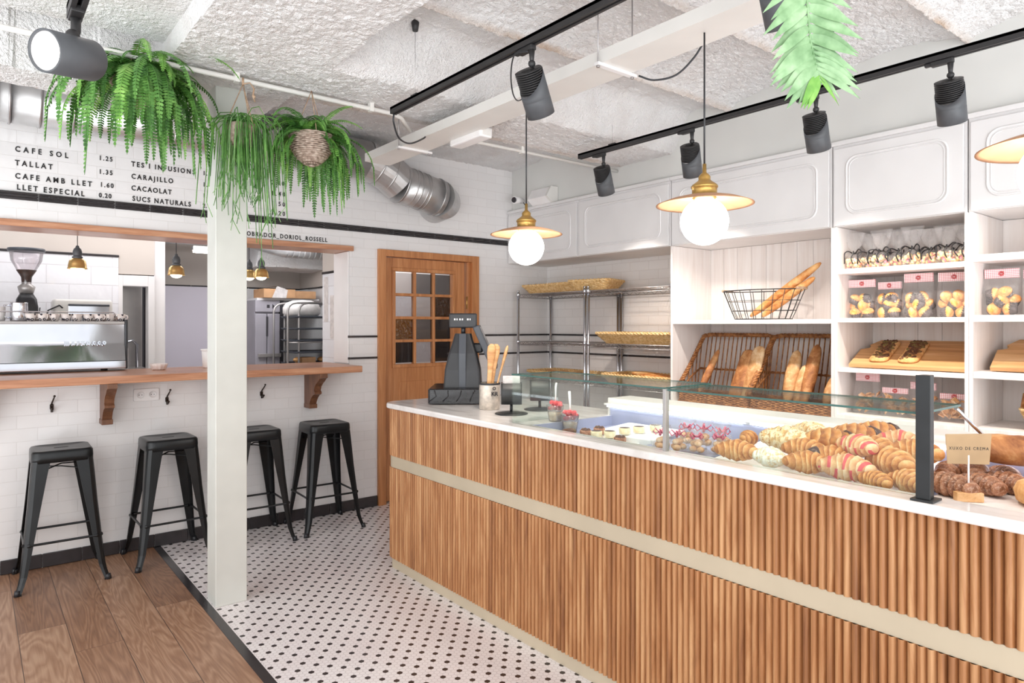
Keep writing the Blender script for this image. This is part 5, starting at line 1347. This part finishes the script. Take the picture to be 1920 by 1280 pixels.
for k, (y, w_, h, rz, lab) in enumerate(((1.105, .16, .235, -.05, 'muffin bag left in the right-hand shelf unit'), (.94, .16, .225, .2, 'muffin bag cut by the right edge of the picture'))): header_bag(lab+' with a gingham card', y, 1.523, w_, h, rz, -.04, 'muffin', 31+k)
for k, (y, w_, h, rz, lab) in enumerate(((1.765, .14, .235, 0, 'biscuit bag at the left of the lowest shelf'), (1.615, .14, .16, .1, 'short biscuit bag second on the lowest shelf'), (1.47, .14, .20, -.1, 'biscuit bag on the lowest shelf behind the black post'), (1.32, .14, .15, .2, 'short biscuit bag at the right of the lowest shelf'))): header_bag(lab+', seen through the glass', y, .956, w_, h, rz, 0, 'biscuit', 51+k)

# ------------------------------------------------------------------ boards with flatbreads
def board(label, y0, y1, z):
    b = B(); n = (y1-y0); pts = [(-.19, y0), (-.19, y1-.035), (.05, y1-.005), (.055, y1-.02), (.07, y1-.045), (.10, y1-.045), (.12, y1-.03), (.205, y1-.065), (.205, y0)]
    oy = (y0+y1)/2; b.prism([(p[0], p[1]-oy) for p in pts], 2, -.009, .009); o = b.done('wooden_board', M['board_wood'], None, (4.165, oy, z)); o.rotation_euler = (0, math.radians(-20), 0); return tag(o, label, 'board', 'tilted wooden boards')
board('tilted wooden board under the two topped flatbreads', 1.235, 1.862, 1.302); board('empty tilted wooden board in the right-hand shelf unit', .45, 1.165, 1.316)
for k, (y, lab) in enumerate(((1.70, 'oblong flatbread with roasted topping, left of the pair'), (1.545, 'oblong flatbread with roasted topping, right of the pair'))):
    r = thing('flatbread', lab, 'flatbread', (4.165, y, 1.312), 0, 'topped flatbreads'); r.rotation_euler = (0, math.radians(-20), .12)
    b = B(); b.rings([[(p[0], p[1]*(1+.04*noise.noise(Vector((p[0]*20, k, 0)))), z) for p in rrect(hx, hy, .035, 0, 6)] for z, hx, hy in ((.0, .148, .046), (.006, .156, .052), (.014, .154, .050), (.018, .14, .042))]); b.done('crust', M['flat'], r)
    b = B(); random.seed(k+2)
    for q in range(120):
        x_ = -.13+.275*random.random()**.75; b.ball((x_, random.uniform(-.038, .038), .018), random.uniform(.007, .013), random.uniform(.006, .012), .006+.003*(x_ > 0), 8, 5)
    b.done('topping', M['topping'], r)
# wicker basket with bread at the right edge
r = thing('bread_basket', 'round wicker basket of bread low in the right-hand shelf unit', 'wicker basket', (4.08, .88, .957))
b = B()
for k in range(8):
    rr = .10+.006*k; b.tube([((rr+.003*(1 if (q//2+k) % 2 else -1))*math.cos(2*PI*q/60), (rr+.003*(1 if (q//2+k) % 2 else -1))*math.sin(2*PI*q/60), .008+.013*k) for q in range(60)], .0075, 5, loop=True)
b.lathe([(.10, .001), (.10, .008), (.001, .008)], 24); b.done('weave', M['wicker_gold'], r)
b = B(); b.tube([(0, -.14, .10), (0, -.13, .17), (0, -.06, .22), (0, .06, .22), (0, .13, .17), (0, .14, .10)], .009, 8); b.done('handle', M['wicker_brown'], r)
for k, (dx, dy, dz, lab) in enumerate(((-.03, .03, .035, 'dark loaf at the left of the round wicker basket'), (.02, -.04, .04, 'pale loaf at the right of the round wicker basket'))):
    b = loaf_mesh('l', .14, .038, None, 40+k, .5); o = b.done('bread_loaf', M['rustic' if k == 0 else 'floured'], None, (4.08+dx, .88+dy, .957+dz)); o.rotation_euler = (0, -.5, .8+k); tag(o, lab, 'bread', 'loaves in the round basket')
# ------------------------------------------------------------------ lighting tracks and spots
def track(label, x, z, y0, y1, cones, end_cable=None):
    t = thing('lighting_track', label, 'lighting track', (x, (y0+y1)/2, z), 0, 'black lighting tracks'); oy = (y0+y1)/2
    b = B(); b.box(-.018, -.005, y0-oy, y1-oy, -.017, .017, bev=.001); b.box(.005, .018, y0-oy, y1-oy, -.017, .017, bev=.001); b.box(-.018, .018, y0-oy, y1-oy, .004, .0172); b.box(-.018, .018, y1-oy-.004, y1-oy+.003, -.0175, .0175); b.done('rail', M['track_black'], t)
    for y, zc in cones:
        b = B(); b.tube([(0, y-oy, .017), (0, y-oy, zc-z-.035)], .0012, 5); b.done('suspension_wire', M['wire_grey'], t)
        b = B(); b.lathe([(.014, zc-z-.045), (.022, zc-z+.012), (.001, zc-z+.014)], 14, 0, TR((0, y-oy, 0))); b.done('ceiling_cone', M['track_black'], t)
        b = B(); b.box(-.012, .012, y-oy-.03, y-oy+.03, .0175, .028, bev=.003); b.done('clip', M['track_black'], t)
    if end_cable:
        b = B(); b.tube([p-Vector((x, oy, z)) for p in curve(end_cable)], .005, 8); b.done('feed_cable', M['plastic_black'], t)
    return t
track('black lighting track hung over the counter left of the white cable tray', 1.73, 2.60, -1.2, 3.155, [(2.93, 2.99), (.6, 2.99)], [(1.73, 3.15, 2.585), (1.735, 3.16, 2.54), (1.80, 3.22, 2.485), (1.93, 3.33, 2.50), (2.08, 3.44, 2.575), (2.125, 3.47, 2.61)])
track('black lighting track hung along the right wall above the white cabinets', 3.30, 2.645, -1.2, 3.355, [(3.05, 2.97), (1.60, 2.95), (.3, 2.95)])
track('black lighting track at the upper left over the oak floor', .215, 2.315, -1.0, 2.16, [(1.2, 2.93)])

def fin_spot(label, loc, lean, aim, power, col=(1, .89, .79), lit=False):
    """black cylinder spot: adapter, swivel, finned back and smooth front; aim is the way the mouth points"""
    r = thing('track_spot', label, 'spotlight', loc, 0, 'black track spotlights')
    b = B(); b.box(-.014, .014, -.012, .075, -.022, -.0005, bev=.004); b.box(-.010, .010, .075, .10, -.016, -.002, bev=.003); b.done('track_adapter', M['track_black'], r)
    b = B(); b.tube([(0, 0, -.02), (0, 0, -.05), (0, 0, -.075)], [.013, .010, .008], 10); b.ball((0, 0, -.075), .015, n=10, m=6); b.done('swivel', M['track_black'], r)
    d = Vector(aim).normalized(); az_ = -d; ax_ = Vector((1, 0, 0)); ax_ = (ax_-az_*ax_.dot(az_)).normalized(); ay_ = az_.cross(ax_)
    R = .0575; L = .185
    Mx = Matrix.Translation(Vector((0, 0, -.078))) @ Matrix((ax_, ay_, az_)).transposed().to_4x4() @ Matrix.Translation((-R*.45, 0, -.012))
    b = B(); n = 40     # smooth sleeve cut on a slant, leaving the cooling fins bare on the aisle side
    an = [2*PI*k/n for k in range(n)]
    ring = lambda r_, z: [(r_*math.cos(a), r_*math.sin(a), z) for a in an]
    top = [(R*math.cos(a), R*math.sin(a), -.046+.046*math.cos(a)) for a in an]; topi = [(R*.965*math.cos(a), R*.965*math.sin(a), -.047+.046*math.cos(a)) for a in an]
    b.rings([ring(R*.965, -.10), topi, top, ring(R, -.115), ring(R*.988, -.117), ring(R, -.119), ring(R, -L), ring(R*.93, -L), ring(R*.90, -L+.03)], 0, True, False, M=Mx); b.done('sleeve', M['lamp_black'], r)
    b = B()
    for k in range(11):
        z = -.001-.0085*k; b.lathe([(R*.2, z), (R*.955, z), (R*.955, z-.0032), (R*.2, z-.0032)], 28, 0, Mx)
    b.lathe([(R*.5, -.001), (R*.5, -.10), (.001, -.10)], 20, 0, Mx); b.done('cooling_fins', M['track_black'], r)
    b = B(); b.lathe([(R*.89, -L+.03), (R*.6, -L+.034), (.001, -L+.036)], 28, 0, Mx); b.done('lens', M['spot_glow'], r)
    l = bpy.data.lights.new('spot_beam', 'SPOT'); l.energy = power; l.color = col; l.spot_size = math.radians(74); l.spot_blend = .65; l.shadow_soft_size = .035
    o = bpy.data.objects.new('spot_beam', l); COL.objects.link(o); o.location = Vector(loc)+Mx @ Vector((0, 0, -L-.004)); o.rotation_euler = d.to_track_quat('-Z', 'Y').to_euler()
    return r
SP = [(3.13, (.55, .22, -1), 'black track spotlight over the corner cabinet, farthest on the right track'), (2.42, (.55, .25, -1), 'black track spotlight just left of the front globe pendant, on the right track'),
      (1.675, (.52, .10, -1), 'black track spotlight under the hanging fern frond, on the right track'), (1.08, (.52, .08, -1), 'black track spotlight nearest the right edge, on the right track')]
for y, aim, lab in SP: fin_spot(lab, (3.30, y, 2.628), 0, aim, 46)
fin_spot('black track spotlight over the counter on the middle track', (1.73, 2.03, 2.583), 0, (.68, .25, -1), 46)
fin_spot('black track spotlight at the top edge over the white cable tray', (1.73, .985, 2.583), 0, (.60, .10, -1), 26)
b = B(); b.tube(curve([(1.70, 2.02, 2.545), (1.70, 2.10, 2.56), (1.76, 2.20, 2.52), (1.84, 2.28, 2.47), (1.95, 2.36, 2.50), (2.105, 2.44, 2.655)]), .003, 6); tag(b.done('lamp_cable', M['plastic_black']), 'thin black cable looping behind the middle track spotlight', 'cable')
# plain cylinder spots with the lit face towards the street
def plain_spot(label, c, aim, stem_top, power):
    r = thing('track_spot', label, 'spotlight', stem_top, 0, 'plain cylinder spotlights'); d = Vector(aim).normalized(); q = (-d).to_track_quat('Z', 'Y')
    Mx = Matrix.Translation(Vector(c)-Vector(stem_top)) @ q.to_matrix().to_4x4()
    R = .054; L = .145
    b = B(); b.lathe([(.001, L/2), (R*.93, L/2), (R, L/2-.006), (R, -L/2), (R*.90, -L/2), (R*.86, -L/2+.012)], 32, 0, Mx, caps=False); b.done('sleeve', M['lamp_black'], r)
    b = B(); b.lathe([(R*.90, -L/2+.004), (R*.78, -L/2+.006)], 32, 0, Mx, caps=False); b.done('bezel', M['plastic_white'], r)
    b = B(); b.lathe([(R*.87, -L/2+.008), (R*.5, -L/2+.006), (.001, -L/2+.006)], 28, 0, Mx); b.done('lens', M['spot_glow'], r)
    e = Vector(c)-Vector(stem_top)
    b = B(); b.tube([(0, 0, 0), (0, 0, e.z*.35), tuple(e*.75)], [.013, .012, .011], 10); b.ball(tuple(e*.5), .018, n=10, m=6); b.box(-.016, .016, -.05, .03, -.006, .014, bev=.003); b.done('swivel', M['track_black'], r)
    l = bpy.data.lights.new('spot_beam', 'SPOT'); l.energy = power; l.color = (1, .95, .9); l.spot_size = math.radians(80); l.spot_blend = .8; l.shadow_soft_size = .05
    o = bpy.data.objects.new('spot_beam', l); COL.objects.link(o); o.location = Vector(c)+d*(L/2+.01); o.rotation_euler = d.to_track_quat('-Z', 'Y').to_euler()
    return r
plain_spot('lit black cylinder spotlight hanging before the large fern at the upper left', (.20, 2.12, 2.183), (-.86, -.62, -.20), (.215, 2.13, 2.296), 12)
plain_spot('lit black cylinder spotlight cut by the top edge at the upper left', (.345, 2.36, 2.60), (-.75, -.55, -.45), (.36, 2.37, 2.75), 8)

# ------------------------------------------------------------------ cable tray with pendants
t = thing('cable_tray', 'white metal cable tray hung from the ceiling along the counter', 'cable tray', (2.205, 1.7, 2.60))
b = B()
pts = [(-.095, .056), (-.095, 0), (.095, 0), (.095, .056), (.093, .056), (.093, .002), (-.093, .002), (-.093, .056)]
b.prism(pts, 1, -3.0, 2.55); b.done('channel', M['tray_white'], t)
for y in (2.05, .32, -1.5):
    b = B(); b.box(-.12, .13, y-.012, y+.012, -.014, -.0005); b.done('cross_bar', M['white_paint'], t)
    for sx in (-.11, .11):
        b = B(); b.tube([(sx, y, -.02), (sx, y, .38)], .003, 6); b.lathe([(.008, -.022), (.008, -.014)], 6, 0, TR((sx, y, 0))); b.done('hanger_rod', M['wire_grey'], t)
b = B(); b.tube(curve([(.13, .30, -.008), (.19, .26, -.025), (.27, .20, .0), (.31, .13, .07), (.33, .08, .15)]), .0045, 8); b.done('loose_cable', M['plastic_black'], t)
t = thing('emergency_light', 'white oblong emergency light fixed beside the cable tray', 'emergency light', (2.33, 3.30, 2.60))
b = B(); b.box(-.045, .045, -.16, .16, -.035, .025, bev=.010); b.done('body', M['plastic_white'], t)
b = B(); b.box(-.030, .030, -.164, -.160, -.025, .015, bev=.002); b.done('end_cap', M['tray_white'], t)

def globe_pendant(label, y):
    r = thing('globe_pendant', label, 'pendant lamp', (2.20, y, 1.87), 0, 'brass globe pendants over the counter')
    b = B(); b.tube([(0, 0, .215), (0, 0, .728)], .0035, 8); b.done('cord', M['plastic_black'], r)
    b = B(); b.lathe([(.007, .222), (.0075, .190), (.011, .186), (.017, .181), (.023, .172), (.022, .163), (.024, .158), (.036, .149), (.047, .141), (.051, .135), (.0505, .130), (.047, .127), (.047, .100), (.050, .098), (.050, .093), (.041, .090), (.041, .074)], 30); b.done('brass_cap', M['brass'], r)
    b = B(); b.lathe([(.042, .096), (.085, .096), (.135, .084), (.170, .071), (.183, .066), (.1835, .0635), (.170, .068), (.135, .080), (.085, .092), (.042, .092)], 48); b.done('disc_shade', M['brass_disc'], r)
    b = B(); b.ball((0, 0, 0), .0905, n=32, m=18); g = b.done('globe', M['globe'], r); g['label'] = 'glowing white glass globe'
    return r
gp = globe_pendant('brass pendant with a glowing globe and a flat disc shade, before the wide cabinet', 1.556)
dup(gp, 'brass pendant with a glowing globe and a flat disc shade, before the corner cabinet', (2.20, 2.625, 1.868))
dup(gp, 'brass pendant with a flat disc shade cut by the right edge', (2.20, .47, 1.87))

# conduits along the ceiling
def conduit(label, pts, clips):
    t = thing('white_conduit', label, 'conduit', pts[0], 0); o = Vector(pts[0])
    b = B(); b.tube([Vector(p)-o for p in pts], .0125, 10); b.done('pipe', M['tray_white'], t)
    for c in clips:
        b = B(); b.box(-.012, .012, -.018, .018, -.017, .055, M=Matrix.Translation(Vector(c)-o), bev=.003); b.done('clip', M['tray_white'], t)
conduit('long white conduit on the ceiling from which the ferns hang', [(-1.09, 3.45, 2.69), (.3, 3.45, 2.69), (1.88, 3.45, 2.69), (1.95, 3.47, 2.685), (2.09, 3.60, 2.66)], [(1.02, 3.45, 2.69), (1.75, 3.45, 2.69)])
conduit('short white conduit on the ceiling between the emergency light and the upper wall', [(2.36, 3.46, 2.60), (2.40, 3.60, 2.66), (2.55, 3.63, 2.69), (3.98, 3.63, 2.69)], [(3.0, 3.63, 2.69)])

# ------------------------------------------------------------------ ventilation duct along the back wall
t = thing('ventilation_duct', 'large silver spiral ventilation duct running above the menu and into the wall', 'duct', (1.0, 4.74, 2.77)); o_ = Vector((1.0, 4.74, 2.77))
b = B(); b.tube([Vector(p)-o_ for p in ((-.02, 4.74, 2.77), (2.37, 4.74, 2.74))], .15, 32); b.done('straight_section', M['duct'], t)
def arc(p0, p1, p2, n): return [Vector(p0)*(1-q)**2+Vector(p1)*2*q*(1-q)+Vector(p2)*q*q for q in [k/n for k in range(n+1)]]
left = arc((-.75, 4.70, 2.35), (-.48, 4.72, 2.76), (-.02, 4.74, 2.77), 5)
b = B(); b.tube([p-o_ for p in left], .152, 32, smooth=False); b.done('elbow', M['duct'], t)
right = arc((2.36, 4.74, 2.74), (2.52, 4.74, 2.72), (2.66, 4.745, 2.60), 3)
b = B(); b.tube([p-o_ for p in right], .152, 32, smooth=False); b.done('elbow', M['duct'], t)
b = B(); b.tube([Vector(p)-o_ for p in ((2.66, 4.745, 2.60), (3.04, 4.76, 2.53))], .150, 32)
b.done('straight_section', M['duct'], t)
b = B(); b.tube([Vector(p)-o_ for p in ((3.03, 4.76, 2.53), (3.10, 4.80, 2.52), (3.11, 4.965, 2.51))], .155, 32, smooth=False); b.done('wall_elbow', M['duct'], t)
def seam(p, d, r):
    b = B(); d = Vector(d).normalized(); p = Vector(p)-o_; b.tube([p-d*.006, p+d*.006], r, 32); b.done('seam_ring', M['duct'], t)
for p in left[1:]: seam(p, (p-Vector((-.5, 4.72, 2.2))).cross(Vector((0, 1, 0))), .157)
for x in (.10, .30, 1.0, 1.75): seam((x, 4.74, 2.77-.0125*(x)), (1, 0, -.0125), .155)
for q in (right[1], right[2]): seam(q, (1, 0, -.35), .156)
for f in (.0, .22, .34, .48, .56, .9): seam((2.66+.38*f, 4.745+.015*f, 2.60-.07*f), (.38, .015, -.07), .1545 if f not in (0., .9) else .159)
for x in (.16, .46, .86, 1.3):
    b = B(); b.tube([Vector((x, 4.74+.157*math.cos(a), 2.77+.157*math.sin(a)))-o_ for a in [2*PI*k/32 for k in range(32)]], .006, 5, loop=True); b.tube([Vector((x, 4.60, 2.72))-o_, Vector((x, 4.60, 2.94))-o_], .004, 5); b.done('hanging_strap', M['wire_grey'], t)

# camera and alarm on the upper wall
t = thing('security_camera', 'small white security camera on the upper wall above the corner cabinet', 'camera', (3.985, 4.80, 2.62))
b = B(); b.tube([(-.01, 0, 0), (-.05, -.01, .005), (-.13, -.03, -.005)], [.024, .027, .034], 18); b.done('body', M['plastic_white'], t)
b = B(); b.tube([(-.131, -.0302, -.005), (-.138, -.032, -.0055)], .025, 18); b.ball((-.138, -.032, -.0055), .012, n=12, m=8); b.done('lens', M['dark'], t)
b = B(); b.tube([(-.03, -.04, -.02), (-.02, -.06, -.05), (-.01, -.08, -.079)], .004, 6); b.done('cable', M['plastic_black'], t)
t = thing('alarm_box', 'white wedge-shaped alarm box on top of the corner cabinet', 'alarm', (3.96, 4.48, 2.5405))
b = B(); b.rings([[(-.10, -.13, .05), (-.04, -.13, .0), (.025, -.13, .0), (.025, -.13, .135), (-.05, -.13, .135)], [(-.10, .11, .05), (-.04, .11, .0), (.025, .11, .0), (.025, .11, .135), (-.05, .11, .135)]], 0, False); b.done('housing', M['plastic_white'], t)
b = B(); b.rings([[(-.106, -.155, .05), (-.04, -.155, -.0), (.025, -.155, .0), (.025, -.155, .14), (-.054, -.155, .14)], [(-.106, -.131, .05), (-.04, -.131, .0), (.025, -.131, .0), (.025, -.131, .14), (-.054, -.131, .14)]], 0, False); b.done('end_cap', M['tray_white'], t)

# ------------------------------------------------------------------ plants
def frond(b, p0, az, up, L, droop, width, n=30, mi=0, tw=0.0):
    """an arching frond: midrib and paired leaflets"""
    p = Vector(p0); el = up; st = L/n; pts = [p.copy()]; dirs = []
    for k in range(n):
        el = max(-1.50, el-droop/n*(1+.5*k/n)); a = az+tw*k/n
        d = Vector((math.cos(a)*math.cos(el), math.sin(a)*math.cos(el), math.sin(el))); p = p+d*st; pts.append(p.copy()); dirs.append(d)
    b.tube(pts[::3]+[pts[-1]], [.0022]*(len(pts[::3]))+[.0008], 4, mi, smooth=False)
    vs = []; fs = []
    for k in range(2, n):
        f = k/n; wd = width*(min(1, f*5)*(1-f)**.55+.02); d = dirs[k]; side = d.cross(Vector((0, 0, 1)))
        if side.length < .1: side = Vector((-math.sin(az), math.cos(az), 0))
        side.normalize(); nrm = side.cross(d); lw = st*.47
        for sg in (1, -1):
            t_ = (side*sg*.93+d*.30-nrm*(.25+.2*random.random())*1.0).normalized()*wd*random.uniform(.85, 1.1)
            b0 = pts[k]; i0 = len(vs)
            vs += [b0-d*lw*.6, b0+d*lw*.7, b0+t_*.6+d*lw, b0+t_, b0+t_*.6-d*lw*.8]; fs += [(i0, i0+1, i0+2, i0+3, i0+4)]
    b.faces(vs, fs, mi, False)
def fern(name, label, loc, specs, pot, group=None):
    r = thing(name, label, 'hanging plant', loc, 0, group); b = B()
    for s_ in specs: frond(b, *s_)
    b.done('fronds', [M['leaf'], M['leaf2']], r); pot(r); return r
random.seed(21)
def fern_specs(n, r0, Lr, width, upr, az0=None, spread=2*PI, droop=(2.2, 3.0)):
    out = []
    for k in range(n):
        az = (az0 if az0 is not None else 0)+spread*(k/n-.5)+random.uniform(-.25, .25)
        rr = r0*math.sqrt(random.random()); a2 = random.uniform(0, 2*PI)
        out.append(((rr*math.cos(a2), rr*math.sin(a2), random.uniform(-.02, .02)), az, random.uniform(*upr), random.uniform(*Lr), random.uniform(*droop), width*random.uniform(.8, 1.15), 34, 1 if random.random() < .25 else 0, random.uniform(-.4, .4)))
    return out
def pot_hidden(r):
    b = B()
    for k in range(10):
        rr = .07+.006*k; b.tube([((rr+.003*(1 if (q//2+k) % 2 else -1))*math.cos(2*PI*q/48), (rr+.003*(1 if (q//2+k) % 2 else -1))*math.sin(2*PI*q/48), -.13+.013*k) for q in range(48)], .007, 5, loop=True)
    b.lathe([(.07, -.135), (.07, -.125), (.001, -.125)], 20); b.done('basket', M['wicker_grey'], r)
    b = B()
    for q in range(3): a = q*2.1; b.tube([(.12*math.cos(a), .12*math.sin(a), -.01), (0, 0, .14)], .003, 5)
    b.done('hanger', M['rope'], r)
sp = fern_specs(72, .09, (.32, .56), .046, (-.1, .9), droop=(1.5, 2.6))+fern_specs(40, .11, (.42, .62), .044, (-.2, .5), -PI/2+.5, 3.4, (1.5, 2.5))+fern_specs(40, .08, (.20, .34), .040, (.0, 1.3), -PI/2, 4.5, (1.4, 2.4))
fern('hanging_fern', 'very large green fern hanging from the white conduit over the menu, left one', (.60, 3.53, 2.635), sp, pot_hidden)
sp2 = fern_specs(70, .06, (.20, .34), .038, (.35, 1.35), droop=(1.2, 2.2))+fern_specs(36, .07, (.34, .50), .036, (-.1, .6), .15, 2.2, (2.0, 2.7))+fern_specs(18, .07, (.24, .36), .036, (.0, .6), 2.7, 1.6, (2.0, 2.6))+fern_specs(12, .06, (.28, .40), .034, (-.1, .4), 1.6, 1.6, (2.2, 2.8))
sp2 = [q for q in sp2 if abs((q[1]+1.95+PI) % (2*PI)-PI) > .6 or q[2] > 1.0]   # keep the basket's front clear
def pot_basket(r):
    b = B(); nn = 17
    for k in range(nn):
        f = k/(nn-1); rr = .012+.096*(math.sin(min(1, f*1.25)*PI/2)**.7); 
        b.tube([((rr+.0024*(1 if (q//2+k) % 2 else -1))*math.cos(2*PI*q/64), (rr+.0024*(1 if (q//2+k) % 2 else -1))*math.sin(2*PI*q/64), -.155+.155*f) for q in range(64)], .0052, 5, loop=True)
    b.lathe([(.001, -.15), (.055, -.135), (.09, -.09), (.101, -.01), (.09, -.01), (.001, -.02)], 24); b.done('basket', M['wicker_grey'], r)
    b = B()
    for q in range(3): a = q*2.1+.4; b.tube([(.092*math.cos(a), .092*math.sin(a), 0), (0, 0, .235)], .0022, 5)
    b.done('hanger', M['rope'], r)
fern('hanging_fern', 'green fern in a round grey wicker basket hanging right of the white column', (1.375, 3.38, 2.455), sp2, pot_basket)
# trailing mistletoe cactus with rope hanger
t = thing('mistletoe_cactus', 'trailing thin-stemmed green plant hanging by a rope before the white column', 'hanging plant', (1.035, 3.40, 2.45)); b = B()
random.seed(5)
def droop_stem(p, az, up, L, n=9):
    el = up; pts = [Vector(p)]
    for k in range(n):
        el = max(-1.5, el-.62-.1*random.random()) if k < 5 else max(-1.5, el-.25); a = az+random.uniform(-.12, .12)
        pts.append(pts[-1]+Vector((math.cos(a)*math.cos(el), math.sin(a)*math.cos(el), math.sin(el)))*L/n)
    return pts
for k in range(250):
    az = random.uniform(0, 2*PI); rr = .06*math.sqrt(random.random()); a2 = random.uniform(0, 2*PI)
    L = random.choice([.16, .22, .28, .36, .46])*random.uniform(.8, 1.2)
    if math.cos(az+.3) > .2 and random.random() < .65: L *= 1.35
    pts = droop_stem((rr*math.cos(a2), rr*math.sin(a2), .02), az, random.uniform(.3, 1.25), L)
    b.tube(pts, .0021, 4, 0 if k % 4 else 1, smooth=False)
    if k % 3 == 0:
        q = pts[-1]; b.tube([q, q+Vector((random.uniform(-.03, .03), random.uniform(-.03, .03), -.05))], .0018, 4, 1, smooth=False); b.tube([q, q+Vector((random.uniform(-.03, .03), random.uniform(-.03, .03), -.07))], .0018, 4, 0, smooth=False)
b.done('stems', [M['leaf'], M['leaf3']], t)
b = B(); b.lathe([(.05, -.10), (.06, -.08), (.075, .0), (.07, .0), (.055, -.08), (.001, -.09)], 20); b.done('pot', M['wicker_grey'], t)
b = B()
for q in (2.9, 5.0, .75): b.tube([(.078*math.cos(q), .078*math.sin(q), -.02), (.078*math.cos(q), .078*math.sin(q), .0), (0, 0, .205)], .0026, 6)
b.tube([(0, 0, .20), (.0, 0, .235)], .006, 6); b.tube([(0, 0, .205), (.03, -.01, .215), (.05, -.01, .19), (.045, -.01, .15), (.055, -.01, .125)], [.003, .003, .004, .005, .003], 6); b.ball((.05, -.01, .15), .008, n=8, m=6); b.done('rope_hanger', M['rope'], t)
# pale frond close to the camera, from a pot above the picture
t = thing('hanging_fern', 'large pale green fern frond hanging into the picture at the top right', 'hanging plant', (1.13, .62, 2.40))
rach = [Vector(p)-Vector((1.13, .62, 2.40)) for p in ((1.13, .62, 2.40), (1.140, .612, 2.34), (1.150, .608, 2.20), (1.158, .606, 2.08), (1.166, .602, 1.98), (1.176, .594, 1.925), (1.182, .590, 1.90))]
right_v = Vector((.78, -.626, 0)); fwd = Vector((.626, .78, 0))
b = B(); b.tube(rach, [.0035, .0032, .0028, .0024, .002, .0014, .001], 6)
def rp(f):
    q = f*(len(rach)-1); k = min(int(q), len(rach)-2); return rach[k].lerp(rach[k+1], q-k)
random.seed(9)
for k in range(30):
    f = .10+.86*k/29; p = rp(f); wd = .086*(1-.35*max(0, f-.75)/.25)
    for sg in (1, -1):
        if f > .90 and sg > 0 and k % 2: continue
        dn = (.30 if sg > 0 else .62)+.9*max(0, f-.78)/.2
        d = (right_v*sg+Vector((0, 0, -dn))+fwd*random.uniform(-.30, .15)).normalized(); ln = wd*random.uniform(.85, 1.1)*(1.0 if f < .85 else .75); up_ = (rp(f-.02)-rp(f+.02)).normalized(); n_ = d.cross(up_).normalized(); w2 = .0080
        rs = []
        for q in range(9):
            u = q/8; c = p+d*ln*u+Vector((0, 0, -.018*u*u)); ww = w2*(.45+1.0*math.sin(PI*min(1, u*1.05+.12))**.8)*(1 if u < .98 else .1)
            rs.append([c+up_*ww+n_*.002*(1-u), c+n_*-.0015, c-up_*ww+n_*.002*(1-u)])
        i0 = [pt for r_ in rs for pt in r_]; fs = []
        for q in range(8): fs += [(q*3, q*3+1, q*3+4, q*3+3), (q*3+1, q*3+2, q*3+5, q*3+4)]
        b.faces(i0, fs, 1 if f > .88 else 0, True)
b.done('frond', [M['leaf4'], M['leaf2']], t)
b = B(); b.lathe([(.05, -.02), (.07, .02), (.09, .12), (.085, .12), (.06, .02), (.001, .0)], 20); b.done('pot', M['wicker_grey'], t)
b = B()
for q in range(3): a = q*2.1; b.tube([(.088*math.cos(a), .088*math.sin(a), .12), (0, 0, .36), (0, 0, .50)], .0022, 5)
b.done('hanger', M['rope'], t)
